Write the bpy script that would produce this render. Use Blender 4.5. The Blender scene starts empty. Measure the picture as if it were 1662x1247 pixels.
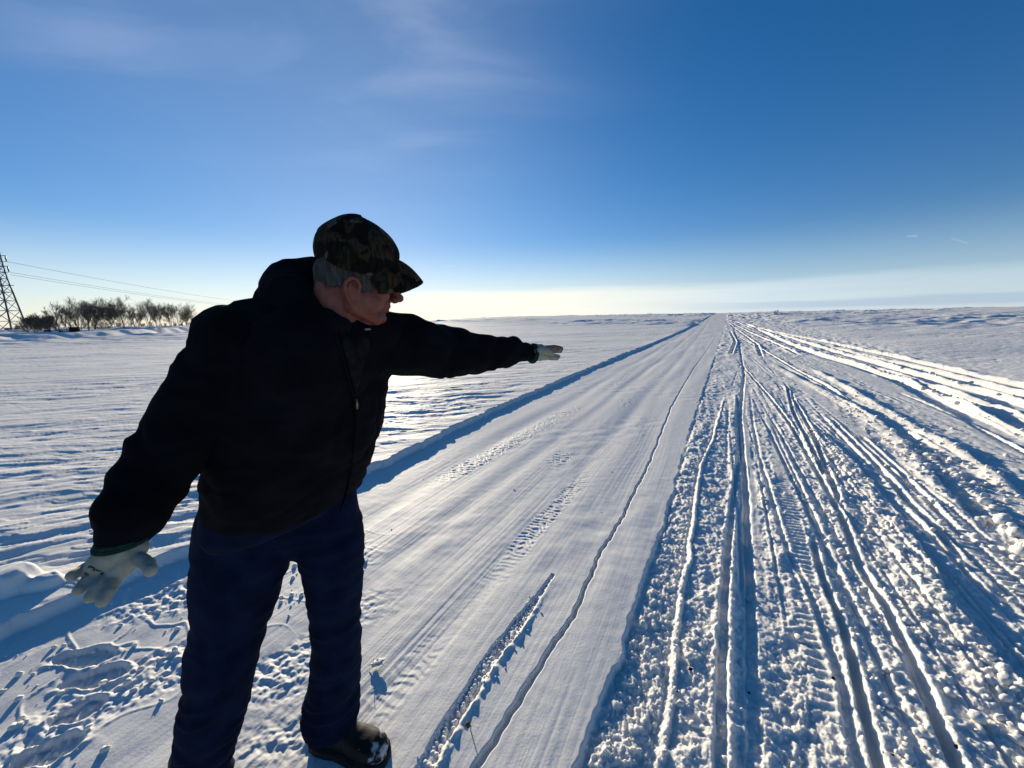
import bpy, math, random
import numpy as np
from mathutils import Vector, Matrix, noise as mnoise
from mathutils.bvhtree import BVHTree

random.seed(7); rng = np.random.default_rng(7)
S = bpy.context.scene
COL = S.collection
R_ = math.radians

# ------------------------------------------------------------------ camera
FPX, CX, CY = 625.0, 831.0, 623.5          # the phone's ultra wide lens, in photo pixels
CAM = np.array([0.0, 0.0, 1.55])
PITCH, ROLL = R_(9.5), R_(0.9)
Fv = np.array([0, math.cos(PITCH), -math.sin(PITCH)])
R0 = np.array([1.0, 0, 0]); U0 = np.cross(R0, Fv)
Rv = math.cos(ROLL) * R0 - math.sin(ROLL) * U0
Uv = np.cross(Rv, Fv)
cam = bpy.data.cameras.new('camera'); camo = bpy.data.objects.new('camera', cam); COL.objects.link(camo)
cam.sensor_width = 36; cam.lens = 36 * FPX / 1662; cam.clip_start = 0.05; cam.clip_end = 12000
M = Matrix(((Rv[0], Uv[0], -Fv[0], CAM[0]), (Rv[1], Uv[1], -Fv[1], CAM[1]), (Rv[2], Uv[2], -Fv[2], CAM[2]), (0, 0, 0, 1)))
camo.matrix_world = M
S.camera = camo
S.render.resolution_x, S.render.resolution_y = 1024, 768

def at(px, py, Z):
    """a point Z metres deep seen at photo pixel (px, py)"""
    return CAM + Z * (Fv + (px - CX) / FPX * Rv + (CY - py) / FPX * Uv)

# ------------------------------------------------------------------ light
SUN_AZ, SUN_EL = R_(-20.5), R_(10.6)
SUN_DIR = np.array([math.sin(SUN_AZ) * math.cos(SUN_EL), math.cos(SUN_AZ) * math.cos(SUN_EL), math.sin(SUN_EL)])
sl = bpy.data.lights.new('sun', 'SUN'); so = bpy.data.objects.new('sun', sl); COL.objects.link(so)
sl.energy = 5.0; sl.angle = R_(0.5); sl.color = (1.0, 0.87, 0.66)
so.rotation_euler = Vector(SUN_DIR).to_track_quat('Z', 'Y').to_euler()
so.location = (0, 0, 30)

W = bpy.data.worlds.new('World'); S.world = W; W.use_nodes = True
wn, wl = W.node_tree.nodes, W.node_tree.links
wn.clear()
SKY = 0.080
def nd(tree, typ, **kw):
    n = tree.nodes.new(typ)
    for k, v in kw.items(): setattr(n, k, v)
    return n
def build_world():
    T = W.node_tree
    out = nd(T, 'ShaderNodeOutputWorld'); bg = nd(T, 'ShaderNodeBackground'); bg.inputs['Strength'].default_value = SKY
    sky = nd(T, 'ShaderNodeTexSky'); sky.sky_type = 'NISHITA'; sky.sun_disc = False
    sky.sun_elevation = SUN_EL; sky.sun_rotation = SUN_AZ; sky.altitude = 300
    sky.air_density = 1.0; sky.dust_density = 0.03; sky.ozone_density = 3.0
    tc = nd(T, 'ShaderNodeTexCoord'); L = T.links.new
    def vm(op, a, b=None):
        n = nd(T, 'ShaderNodeVectorMath'); n.operation = op
        for i, s in enumerate((a, b)):
            if s is None: continue
            if isinstance(s, (tuple, list)): n.inputs[i].default_value = s
            else: L(s, n.inputs[i])
        return n
    def mt(op, a, b=None, c=None, clamp=False):
        n = nd(T, 'ShaderNodeMath'); n.operation = op; n.use_clamp = clamp
        for i, s in enumerate((a, b, c)):
            if s is None: continue
            if isinstance(s, (int, float)): n.inputs[i].default_value = s
            else: L(s, n.inputs[i])
        return n.outputs[0]
    def rng_(v, a, b, c=0.0, d=1.0, smooth=True):
        n = nd(T, 'ShaderNodeMapRange'); n.interpolation_type = 'SMOOTHSTEP' if smooth else 'LINEAR'
        L(v, n.inputs['Value'])
        for k, x in (('From Min', a), ('From Max', b), ('To Min', c), ('To Max', d)): n.inputs[k].default_value = x
        return n.outputs['Result']
    dirv = tc.outputs['Generated']
    sep = nd(T, 'ShaderNodeSeparateXYZ'); L(dirv, sep.inputs[0])
    x, y, z = sep.outputs
    el = mt('ARCSINE', z)                                   # elevation, radians
    az = mt('ARCTAN2', x, y)                                # azimuth from +Y
    # high thin cirrus: noise on a flat sheet far overhead
    zz = mt('MAXIMUM', z, 0.05)
    cx_, cy_ = mt('DIVIDE', x, zz), mt('DIVIDE', y, zz)
    comb = nd(T, 'ShaderNodeCombineXYZ'); L(cx_, comb.inputs[0]); L(cy_, comb.inputs[1])
    mp = nd(T, 'ShaderNodeMapping'); L(comb.outputs[0], mp.inputs['Vector'])
    mp.inputs['Rotation'].default_value = (0, 0, R_(-52)); mp.inputs['Scale'].default_value = (1.0, 2.3, 1)
    n1 = nd(T, 'ShaderNodeTexNoise'); L(mp.outputs[0], n1.inputs['Vector'])
    n1.inputs['Scale'].default_value = 0.9; n1.inputs['Detail'].default_value = 7; n1.inputs['Roughness'].default_value = 0.52
    n1.inputs['Distortion'].default_value = 0.5
    c1 = rng_(n1.outputs['Fac'], 0.40, 0.72)
    # where the cirrus lies: a patch overhead left of centre
    def spot(ax, elv, wa, we):
        a = mt('DIVIDE', mt('SUBTRACT', az, ax), wa); b = mt('DIVIDE', mt('SUBTRACT', el, elv), we)
        r = mt('ADD', mt('MULTIPLY', a, a), mt('MULTIPLY', b, b))
        return mt('POWER', 2.718, mt('MULTIPLY', r, -1.0))
    def dirpx(px, py):
        d = at(px, py, 1.0) - CAM; d /= np.linalg.norm(d)
        return math.atan2(d[0], d[1]), math.asin(d[2])
    patch = mt('MULTIPLY', spot(*dirpx(640, 50), 0.34, 0.15), 0.85)
    patch = mt('ADD', patch, mt('MULTIPLY', spot(*dirpx(150, 70), 0.16, 0.10), 0.55))
    patch = mt('ADD', patch, mt('MULTIPLY', spot(*dirpx(640, 240), 0.2, 0.09), 0.25))
    cirrus = mt('MULTIPLY', c1, patch)
    cirrus = mt('MINIMUM', mt('ADD', mt('MULTIPLY', cirrus, 0.42), mt('MULTIPLY', patch, 0.11)), 0.65)
    # low bank of pale stratus along the horizon, its top edge slightly ragged
    cb = nd(T, 'ShaderNodeCombineXYZ'); L(mt('MULTIPLY', az, 2.2), cb.inputs[0]); L(mt('MULTIPLY', el, 34.0), cb.inputs[1])
    n2 = nd(T, 'ShaderNodeTexNoise'); L(cb.outputs[0], n2.inputs['Vector']); n2.inputs['Scale'].default_value = 1.5
    n2.inputs['Detail'].default_value = 6; n2.inputs['Roughness'].default_value = 0.55
    e2 = mt('ADD', el, mt('MULTIPLY', mt('SUBTRACT', n2.outputs['Fac'], 0.5), 0.035))
    band = rng_(e2, 0.058, 0.082, 1.0, 0.0)
    inner = rng_(n2.outputs['Fac'], 0.25, 0.7, 0.72, 1.0)
    span = mt('MULTIPLY', rng_(az, -0.30, -0.16), rng_(az, 0.42, 0.95, 1.0, 0.45))
    band = mt('MULTIPLY', mt('MULTIPLY', band, inner), mt('MULTIPLY', span, 0.86))
    # a grey blue streak low on the right
    e3 = mt('ADD', el, mt('MULTIPLY', mt('SUBTRACT', n2.outputs['Fac'], 0.5), 0.012))
    grey = mt('MULTIPLY', mt('MULTIPLY', rng_(e3, 0.010, 0.018), rng_(e3, 0.026, 0.034, 1.0, 0.0)), rng_(az, 0.30, 0.75, 0.0, 0.5))
    # short vapour streaks, each along its own great circle
    def streak(p0, p1, w, k):
        d0, d1 = (at(*p0, 1.0) - CAM), (at(*p1, 1.0) - CAM); d0 /= np.linalg.norm(d0); d1 /= np.linalg.norm(d1)
        mid = (d0 + d1); mid /= np.linalg.norm(mid); al = d1 - d0; half = np.linalg.norm(al) / 2; al /= np.linalg.norm(al); ac = np.cross(mid, al)
        a = mt('ABSOLUTE', mt('DIVIDE', vm('DOT_PRODUCT', dirv, tuple(al)).outputs['Value'], half))
        b = mt('ABSOLUTE', mt('DIVIDE', vm('DOT_PRODUCT', dirv, tuple(ac)).outputs['Value'], w))
        front = rng_(vm('DOT_PRODUCT', dirv, tuple(mid)).outputs['Value'], 0.5, 0.6)
        return mt('MULTIPLY', mt('MULTIPLY', rng_(a, 0.5, 1.0, 1.0, 0.0), rng_(b, 0.0, 1.0, 1.0, 0.0)), mt('MULTIPLY', front, k))
    st = streak((30, 466), (92, 475), 0.0032, 0.75)
    for s in (((50, 479), (76, 478), 0.002, 0.4), ((110, 476), (160, 477), 0.0022, 0.35), ((385, 466), (412, 462), 0.004, 0.35), ((722, 433), (740, 430), 0.002, 0.3),
              ((1470, 384), (1492, 383), 0.003, 0.22), ((1540, 386), (1575, 396), 0.002, 0.15)):
        st = mt('ADD', st, streak(*s))
    def mix(base, fac, col):
        n = nd(T, 'ShaderNodeMix'); n.data_type = 'RGBA'; L(fac, n.inputs['Factor']); L(base, n.inputs[6])
        if isinstance(col, tuple): n.inputs[7].default_value = col
        else: L(col, n.inputs[7])
        return n.outputs[2]
    # clouds near the sun are brighter and warmer
    sd = vm('DOT_PRODUCT', dirv, tuple(SUN_DIR)).outputs['Value']
    near = rng_(sd, 0.55, 1.0)
    k = 1.0 / SKY
    def c(r, g, b): return (r * k, g * k, b * k, 1)
    m = nd(T, 'ShaderNodeMix'); m.data_type = 'RGBA'; L(near, m.inputs['Factor']); m.inputs[6].default_value = c(*CLOUD_FAR); m.inputs[7].default_value = c(*CLOUD_NEAR)
    hz_ = nd(T, 'ShaderNodeMix'); hz_.data_type = 'RGBA'; L(near, hz_.inputs['Factor']); hz_.inputs[6].default_value = c(*HAZE_FAR); hz_.inputs[7].default_value = c(*HAZE_NEAR)
    hs = nd(T, 'ShaderNodeHueSaturation'); L(sky.outputs[0], hs.inputs['Color']); hs.inputs['Saturation'].default_value = SKY_SAT; hs.inputs['Value'].default_value = 1.0
    tn = nd(T, 'ShaderNodeMix'); tn.data_type = 'RGBA'; tn.blend_type = 'MULTIPLY'; tn.inputs['Factor'].default_value = 1; L(hs.outputs[0], tn.inputs[6]); tn.inputs[7].default_value = (1.13, 0.935, 1.06, 1)
    col = mix(tn.outputs[2], cirrus, c(*CIRRUS))
    col = mix(col, mt('MULTIPLY', mt('POWER', rng_(sd, 0.5, 1.0, smooth=False), 4.0), 0.17), c(0.58, 0.72, 0.84))
    col = mix(col, mt('MULTIPLY', rng_(el, -0.01, 0.20, 1.0, 0.0), 0.55), hz_.outputs[2])
    col = mix(col, band, m.outputs[2])
    col = mix(col, grey, c(*GREY))
    col = mix(col, st, c(*CLOUD_FAR))
    L(col, bg.inputs['Color']); L(bg.outputs[0], out.inputs['Surface'])
HAZE_FAR = (0.36, 0.52, 0.66); HAZE_NEAR = (0.72, 0.78, 0.74)
CLOUD_FAR = (0.50, 0.58, 0.64); CLOUD_NEAR = (0.80, 0.76, 0.64); CIRRUS = (0.33, 0.38, 0.53); GREY = (0.24, 0.34, 0.47); SKY_SAT = 1.28
build_world()
S.view_settings.view_transform = 'Standard'; S.view_settings.look = 'None'; S.view_settings.gamma = 1
S.view_settings.exposure = 0.52
S.cycles.max_bounces = 6

# ------------------------------------------------------------------ materials
def mat(name, color, rough=0.8, spec=0.3, build=None, metallic=0.0):
    m = bpy.data.materials.new(name); m.use_nodes = True
    b = m.node_tree.nodes['Principled BSDF']
    b.inputs['Base Color'].default_value = (*color, 1); b.inputs['Roughness'].default_value = rough
    b.inputs['Specular IOR Level'].default_value = spec; b.inputs['Metallic'].default_value = metallic
    if build: build(m.node_tree, b)
    return m
def noise_col(c0, c1, scale, lo=0.35, hi=0.65, detail=5, stretch=None, bump=0.0, bscale=None, bdist=0.002):
    def f(T, b):
        tc = nd(T, 'ShaderNodeTexCoord'); mp = nd(T, 'ShaderNodeMapping'); T.links.new(tc.outputs['Object'], mp.inputs[0])
        if stretch: mp.inputs['Scale'].default_value = stretch
        n = nd(T, 'ShaderNodeTexNoise'); T.links.new(mp.outputs[0], n.inputs['Vector']); n.inputs['Scale'].default_value = scale; n.inputs['Detail'].default_value = detail
        r = nd(T, 'ShaderNodeValToRGB'); T.links.new(n.outputs['Fac'], r.inputs[0])
        r.color_ramp.elements[0].position = lo; r.color_ramp.elements[0].color = (*c0, 1)
        r.color_ramp.elements[1].position = hi; r.color_ramp.elements[1].color = (*c1, 1)
        T.links.new(r.outputs[0], b.inputs['Base Color'])
        if bump:
            n2 = nd(T, 'ShaderNodeTexNoise'); T.links.new(mp.outputs[0], n2.inputs['Vector']); n2.inputs['Scale'].default_value = bscale or scale * 4; n2.inputs['Detail'].default_value = 6
            bp = nd(T, 'ShaderNodeBump'); bp.inputs['Strength'].default_value = bump; bp.inputs['Distance'].default_value = bdist
            T.links.new(n2.outputs['Fac'], bp.inputs['Height']); T.links.new(bp.outputs[0], b.inputs['Normal'])
    return f
def snow_nodes(strength, tint):
    def f(T, b):
        L = T.links.new
        g = nd(T, 'ShaderNodeNewGeometry')
        n = nd(T, 'ShaderNodeTexNoise'); L(g.outputs['Position'], n.inputs['Vector']); n.inputs['Scale'].default_value = 75; n.inputs['Detail'].default_value = 8; n.inputs['Roughness'].default_value = 0.7
        bp = nd(T, 'ShaderNodeBump'); bp.inputs['Strength'].default_value = strength; bp.inputs['Distance'].default_value = 0.006
        L(n.outputs['Fac'], bp.inputs['Height']); L(bp.outputs[0], b.inputs['Normal'])
        n2 = nd(T, 'ShaderNodeTexNoise'); L(g.outputs['Position'], n2.inputs['Vector']); n2.inputs['Scale'].default_value = 1.7; n2.inputs['Detail'].default_value = 9; n2.inputs['Roughness'].default_value = 0.65
        r = nd(T, 'ShaderNodeValToRGB'); L(n2.outputs['Fac'], r.inputs[0])
        r.color_ramp.elements[0].position = 0.3; r.color_ramp.elements[0].color = (tint[0] * 0.93, tint[1] * 0.93, tint[2] * 0.93, 1)
        r.color_ramp.elements[1].position = 0.7; r.color_ramp.elements[1].color = (*tint, 1)
        L(r.outputs[0], b.inputs['Base Color'])
        b.inputs['Sheen Weight'].default_value = 0.0
    return f
SNOW = (0.87, 0.85, 0.80)
m_road = mat('packed_snow', SNOW, 0.7, 0.3, snow_nodes(0.25, (0.81, 0.80, 0.765)))
m_field = mat('wind_crust_snow', SNOW, 0.72, 0.26, snow_nodes(0.35, SNOW))
m_verge = mat('churned_snow', SNOW, 0.8, 0.12, snow_nodes(1.0, SNOW))
for m_ in (m_verge,):
    b_ = m_.node_tree.nodes['Principled BSDF']; b_.inputs['Subsurface Weight'].default_value = 0.55; b_.inputs['Subsurface Scale'].default_value = 0.022; b_.inputs['Subsurface Radius'].default_value = (0.8, 0.9, 1.0)
m_clod = mat('loose_snow', SNOW, 0.7, 0.25, snow_nodes(0.5, SNOW))

# ------------------------------------------------------------------ helpers for objects
def tag(o, label=None, cat=None, group=None, kind=None):
    if label: o['label'] = label
    if cat: o['category'] = cat
    if group: o['group'] = group
    if kind: o['kind'] = kind
    return o
def mesh_np(name, v, faces, smooth=True):
    """v: (n,3) array; faces: (m,4) or (m,3) int array, or list of index lists"""
    me = bpy.data.meshes.new(name)
    if isinstance(faces, np.ndarray):
        m, k = faces.shape
        me.vertices.add(len(v)); me.vertices.foreach_set('co', np.ascontiguousarray(v, dtype=np.float32).ravel())
        me.loops.add(m * k); me.loops.foreach_set('vertex_index', np.ascontiguousarray(faces, dtype=np.int32).ravel())
        me.polygons.add(m); me.polygons.foreach_set('loop_start', np.arange(0, m * k, k, dtype=np.int32))
        me.update(calc_edges=True)
    else:
        me.from_pydata([tuple(map(float, p)) for p in v], [], faces); me.update()
    if smooth: me.polygons.foreach_set('use_smooth', np.ones(len(me.polygons), dtype=bool))
    return me
def obj(name, me, m, parent=None, loc=(0, 0, 0)):
    o = bpy.data.objects.new(name, me); COL.objects.link(o)
    if m:
        me.materials.clear(); me.materials.append(m)
    o.location = loc
    if parent: o.parent = parent
    return o
def empty(name, loc, rz=0):
    o = bpy.data.objects.new(name, None); COL.objects.link(o); o.location = loc; o.rotation_euler = (0, 0, rz); o.empty_display_size = 0.2
    return o

# ------------------------------------------------------------------ noise
_perm = rng.permutation(256).astype(np.int32); _perm = np.concatenate([_perm, _perm])
_ang = np.arange(256) / 256.0 * 2 * np.pi
_gx, _gy = np.cos(_ang).astype(np.float32), np.sin(_ang).astype(np.float32)
def perlin(x, y, seed=0):
    x = np.asarray(x, dtype=np.float32) + seed * 17.31; y = np.asarray(y, dtype=np.float32) + seed * 9.77
    xi = np.floor(x); yi = np.floor(y); fx = x - xi; fy = y - yi
    xi = xi.astype(np.int32) & 255; yi = yi.astype(np.int32) & 255
    u = fx * fx * fx * (fx * (fx * 6 - 15) + 10); w = fy * fy * fy * (fy * (fy * 6 - 15) + 10)
    def g(ix, iy, dx, dy):
        h = _perm[_perm[ix & 255] + (iy & 255)]
        return _gx[h] * dx + _gy[h] * dy
    a = g(xi, yi, fx, fy); b = g(xi + 1, yi, fx - 1, fy); c = g(xi, yi + 1, fx, fy - 1); d = g(xi + 1, yi + 1, fx - 1, fy - 1)
    return 1.5 * ((a + u * (b - a)) * (1 - w) + (c + u * (d - c)) * w)
def fbm(x, y, oct=4, seed=0, gain=0.5, lac=2.03):
    s = 0; a = 1.0
    for i in range(oct):
        s = s + a * perlin(x, y, seed + i * 3); x = x * lac; y = y * lac; a *= gain
    return s
def cells(x, y, seed=0):
    """distance to the nearest jittered point, and that point's random value"""
    x = np.asarray(x, dtype=np.float32) + seed * 31.7; y = np.asarray(y, dtype=np.float32) + seed * 12.9
    xi = np.floor(x).astype(np.int32); yi = np.floor(y).astype(np.int32)
    best = np.full(x.shape, 9.0, np.float32); val = np.zeros(x.shape, np.float32)
    for dx in (-1, 0, 1):
        for dy in (-1, 0, 1):
            h = _perm[_perm[(xi + dx) & 255] + ((yi + dy) & 255)]
            h2 = _perm[h + 57]; h3 = _perm[h2 + 91]
            px = xi + dx + 0.1 + 0.8 * h / 255.0; py = yi + dy + 0.1 + 0.8 * h2 / 255.0
            d = np.hypot(x - px, y - py).astype(np.float32)
            k = d < best; best = np.where(k, d, best); val = np.where(k, h3 / 255.0, val)
    return best, val
def sm(a, b, x):
    t = np.clip((x - a) / (b - a), 0, 1); return t * t * (3 - 2 * t)

# ------------------------------------------------------------------ ground
TH = R_(27.91)                                   # heading of the road
VX, VY = math.sin(TH), math.cos(TH)              # v runs along it, u to its right
def uv(x, y): return x * VY - y * VX, x * VX + y * VY
def xy(u, v): return u * VY + v * VX, -u * VX + v * VY
def base(x, y):
    r = np.hypot(x, y)
    lift = 2.7 * sm(10, 170, r) - 7.0 * sm(185, 900, r)
    return lift * (0.06 + 0.94 * sm(-70, 5, x))
P_BANK = np.array([(-3.15, -4), (-3.13, 0.4), (-3.09, 1.0), (-3.10, 2.8), (-3.16, 3.9), (-3.29, 5.7), (-3.32, 8.7), (-3.36, 15.5), (-2.9, 36), (-1.75, 97), (0, 200)])
P_EDGE = np.array([(-0.35, -3), (-0.334, 1.1), (-0.304, 1.66), (-0.292, 2.09), (-0.263, 2.84), (-0.255, 4), (-0.237, 5.65), (-0.177, 8.6), (-0.006, 16.6), (0.37, 32.5), (1.53, 82), (4.0, 200)])
P_CRACK = np.array([(-0.65, 0.3), (-0.645, 0.91), (-0.617, 1.29), (-0.578, 1.74), (-0.59, 2.34), (-0.566, 2.89), (-0.553, 4.23), (-0.619, 7.15), (-0.55, 12.54), (-0.05, 28.7), (1.2, 82)])
P_TRENCH = np.array([(-0.80, 0.5), (-0.811, 0.83), (-0.832, 1.28), (-0.812, 1.62), (-0.797, 1.9)])
T = dict(
    R1=[(-0.076, 0.6), (-0.073, 1.49), (-0.085, 1.97), (-0.071, 2.56), (-0.063, 3.14), (-0.056, 4.36), (0.057, 5.55), (0.232, 8.77)],
    T1=[(0.19, 0.6), (0.212, 1.36), (0.253, 2.14), (0.30, 3.33), (0.315, 3.58), (0.414, 7.02), (0.736, 12.11), (1.097, 23.5), (1.586, 49.8)],
    T2=[(0.70, 3.3), (0.652, 2.62), (0.659, 2.26), (0.628, 1.89), (0.603, 1.61), (0.58, 0.8)],
    T2b=[(0.52, 3.0), (0.545, 2.77), (0.575, 2.22), (0.57, 1.84), (0.54, 1.62), (0.5, 0.8)],
    T3=[(0.70, 16), (0.845, 12.5), (0.965, 9.34), (1.027, 6.85), (0.997, 5.09), (0.969, 4.01), (0.94, 3.45), (0.89, 2.94), (0.897, 2.6), (0.889, 2.24), (0.862, 1.97), (0.832, 1.7), (0.8, 0.9)],
    T4=[(1.5, 11), (1.423, 9.88), (1.201, 7.72), (1.09, 5.61), (1.03, 4.5)],
    T4b=[(1.45, 9.6), (1.366, 8.79), (1.24, 6.53), (1.123, 5.16), (0.991, 3.76)],
    B1=[(1.327, 6.6), (1.381, 5.27), (1.354, 4.59), (1.343, 3.85), (1.275, 3.27), (1.235, 2.95), (1.20, 2.63), (1.207, 2.48), (1.239, 2.3), (1.25, 1.6)],
    L1=[(1.28, 32.6), (1.86, 20.6), (2.031, 15.2), (2.13, 12.5), (2.23, 10.9), (2.2, 9.12), (2.2, 7.74), (2.26, 7.3), (2.34, 6.5), (2.33, 5.6)],
    B2=[(1.7, 15), (1.864, 12.2), (2.09, 9.54), (2.171, 8.01), (2.157, 6.92), (2.074, 5.94), (1.897, 4.78), (1.803, 4.16), (1.76, 3.7)],
    B3=[(2.2, 6.2), (2.141, 5.51), (2.06, 4.66), (2.029, 4.38), (1.977, 4.04), (1.949, 3.7), (1.9, 2.6)],
    B4=[(2.55, 14), (2.581, 11.4), (2.55, 8.56), (2.508, 6.87), (2.526, 6.37), (2.53, 6.06), (2.47, 5.55), (2.444, 5.17), (2.36, 4.6)],
    L2=[(3.318, 10.5), (3.303, 7.95), (3.225, 7.09), (3.146, 6.35), (3.0, 5)],
    S1=[(3.4, 60), (3.558, 45), (3.558, 31.2), (3.6, 24.1), (3.75, 18.5), (4.02, 15.5), (4.1, 12.23), (3.967, 10.57), (3.82, 9.43), (3.745, 8.62), (3.685, 7.9), (3.588, 7.3), (3.4, 6)],
    S2=[(4.2, 16), (4.221, 12.56), (4.268, 10.42), (4.25, 9.53), (4.144, 8.5), (4.0, 7)],
    S3=[(4.1, 45), (4.203, 37), (4.537, 21.6), (4.725, 16.65), (4.75, 14.3), (4.79, 12.5), (4.86, 11.4), (4.825, 9.98), (4.7, 8)],
    S4=[(4.9, 24), (5.022, 19.4), (5.282, 16.44), (5.42, 14.27), (5.425, 12.7), (5.362, 11.14), (5.2, 9)],
    S5=[(3.2, 62), (3.608, 49.5), (4.653, 34.4), (5.45, 27.8), (5.737, 22.2), (5.93, 18.7), (5.963, 15.7), (5.95, 13.95), (5.985, 12.5), (5.9, 9)],
    Q1=[(1.3, 60), (1.75, 35), (1.9, 24), (1.55, 17)], Q2=[(1.7, 60), (2.3, 38), (2.75, 26), (2.9, 18)], Q3=[(2.2, 70), (3.0, 44), (3.5, 33), (4.2, 26)],
    Q4=[(1.05, 40), (1.0, 26), (0.55, 18)], Q5=[(0.45, 9), (0.32, 5), (0.20, 3.4), (0.13, 2.2), (0.1, 1)],
    Q6=[(1.62, 7.5), (1.58, 5.6), (1.52, 4.2), (1.47, 3.2)], Q7=[(1.75, 6.5), (1.70, 5), (1.62, 3.6)],
)
TR = {}
for k, l in T.items():
    a = np.array(sorted([(v, u) for u, v in l])); TR[k] = a
def interp(P, v): return np.interp(v, P[:, 1], P[:, 0])
def track(k, u, v):
    a = TR[k]; n = len(a); du = np.gradient(a[:, 1], a[:, 0])
    c = np.interp(v, a[:, 0], 1 / np.sqrt(1 + du * du))
    L = a[-1, 0] - a[0, 0]
    w = sm(a[0, 0], a[0, 0] + 0.06 * L, v) * (1 - sm(a[-1, 0] - 0.15 * L, a[-1, 0], v))
    # gentle wander so no track is ruled
    wob = 0.007 * perlin(v * 0.8, v * 0 + len(k) * 3.1 + ord(k[0]), 5)
    return (u - np.interp(v, a[:, 0], a[:, 1]) - wob) * c, w

PRINTS = [((-2.06, 1.60), 4, 0.23), ((-1.90, 1.50), 14, 0.22), ((-1.80, 1.34), 30, 0.15), ((-2.42, 1.42), 40, 0.16), ((-1.74, 1.19), 22, 0.18)]
def height(x, y):
    x = np.asarray(x, np.float32); y = np.asarray(y, np.float32)
    u, v = uv(x, y); r = np.hypot(x, y)
    sp = 0.0022 * np.maximum(r, 0.4) ** 1.3                     # mesh spacing here
    def keep(lam): return 1 - sm(lam * 0.35, lam * 0.9, sp)
    z = base(x, y).astype(np.float32)
    # ---------- wind packed field on the left
    ub = interp(P_BANK, v) + keep(0.3) * (0.045 * fbm(v * 2.1, u * 0 + 3.3, 3, 11) + 0.02 * np.sign(perlin(v * 7, v * 0, 4)) * np.abs(perlin(v * 7, v * 0, 4)) ** 0.5)
    # streak axes: a along the ripples, b across them
    A, B = R_(17), 0
    a_ = x * math.cos(A) + y * math.sin(A); b_ = -x * math.sin(A) + y * math.cos(A)
    field = 1 - sm(-0.012, 0.022, u - ub)
    right = sm(5.5, 8, u - 0.35 * sm(20, 90, v) * 10)
    fm = np.maximum(field, right)
    wa = a_ + 0.5 * perlin(a_ * 0.5, b_ * 0.7, 21); wb = b_ + 0.22 * perlin(a_ * 0.7, b_ * 0.9, 22) + 0.06 * perlin(a_ * 2.6, b_ * 3.4, 23) + 0.02 * perlin(a_ * 8, b_ * 9, 24)
    n = fbm(wa * 0.60, wb * 2.9, 4, 30, 0.55)
    q = n * 3.4 + 0.40 * perlin(wa * 2.0, wb * 7.5, 37); fl = np.floor(q); fr = q - fl
    terr = (fl + sm(0.0, 0.13, fr)) / 3.4
    rough = 0.55 + 0.6 * sm(-0.3, 0.5, perlin(x * 0.13, y * 0.2, 40))
    near = 1 - 0.45 * sm(4, 12, r)
    sas = (0.8 * terr + 0.2 * n) * 0.030 * rough * near
    sas = sas + 0.006 * keep(0.15) * perlin(wa * 3.2, wb * 11, 41) + 0.0025 * keep(0.06) * perlin(wa * 9, wb * 24, 43)
    sas = sas + 0.05 * fbm(a_ * 0.05, b_ * 0.16, 3, 45) * sm(6, 25, r)
    far = sm(25, 70, r)
    hum = fbm(a_ * 0.09, b_ * 0.22, 4, 50, 0.6)
    sas = sas + far * 0.30 * np.sign(hum) * np.abs(hum) ** 1.3 * sm(-0.5, 0.4, perlin(x * 0.02, y * 0.03, 53))
    z = z + field * (0.074 + 0.012 * perlin(v * 0.7, u * 0.7, 60)) + fm * sas * (0.35 + 0.65 * sm(0.0, 0.5, np.abs(u - ub)))
    z = z + right * (0.04 - 0.016 * sm(0.0, 1, n))
    # snow block pushed up on the field's lip, near left
    for (bx, by, br, bh) in ((-2.95, 2.02, 0.17, 0.10), (-2.72, 2.02, 0.09, 0.05), (-3.1, 1.8, 0.12, 0.07)):
        d = np.hypot(x - bx, (y - by) * 1.3) / br + 0.25 * perlin(x * 9, y * 9, 61)
        z = z + bh * (1 - sm(0.55, 1.05, d))
    # ---------- the ploughed road
    ue = interp(P_EDGE, v) + keep(0.2) * (0.018 * fbm(v * 3.0, u * 0, 4, 70) + 0.006 * perlin(v * 22, v * 0, 71))
    road = (1 - field) * (1 - sm(-0.012, 0.012, u - ue))
    wan = u + 0.03 * perlin(v * 0.5, u * 0.8, 74)
    smask = 0.4 + 0.75 * sm(-0.2, 0.4, perlin(u * 2.2, v * 0.35, 75))
    rd = smask * 0.0010 * keep(0.04) * perlin(wan * 42, v * 0.9, 80) + smask * 0.0006 * keep(0.03) * perlin(u * 85, v * 1.6, 81) + 0.005 * keep(0.3) * perlin(wan * 4.2, v * 0.32, 82) + 0.012 * perlin(u * 1.3, v * 0.3, 83)
    rd = rd + 0.0009 * keep(0.05) * perlin(u * 14, v * 16, 84) + 0.004 * keep(0.1) * perlin(u * 6, v * 5, 85) * sm(-0.1, 0.4, perlin(u * 1.1, v * 0.5, 86))
    def strip(uu, v0, v1, hw, lam, amp, seed, warp=0.5):
        s = np.abs(u - uu) / hw
        pat = sm(-0.15, 0.35, perlin(v * 0.55, v * 0 + seed, seed)) * sm(v0, v0 + 0.4, v) * (1 - sm(v1 * 0.8, v1, v))
        ph = v / lam + warp * perlin(u * 7, v * 4, seed + 1) + 0.6 * perlin(u * 20, v * 9, seed + 5)
        t = ph - np.floor(ph)
        h = np.where(t < 0.35, t / 0.35, (1 - t) / 0.65) - 0.5
        amp = amp * 0.6
        return amp * h * pat * (1 - sm(0.6, 1.1, s + 0.3 * perlin(u * 6, v * 6, seed + 2))) * keep(lam) + 0.5 * amp * pat * (1 - sm(0.6, 1.1, s)) * perlin(u * 18, v * 18, seed + 3) * keep(0.1)
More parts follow.
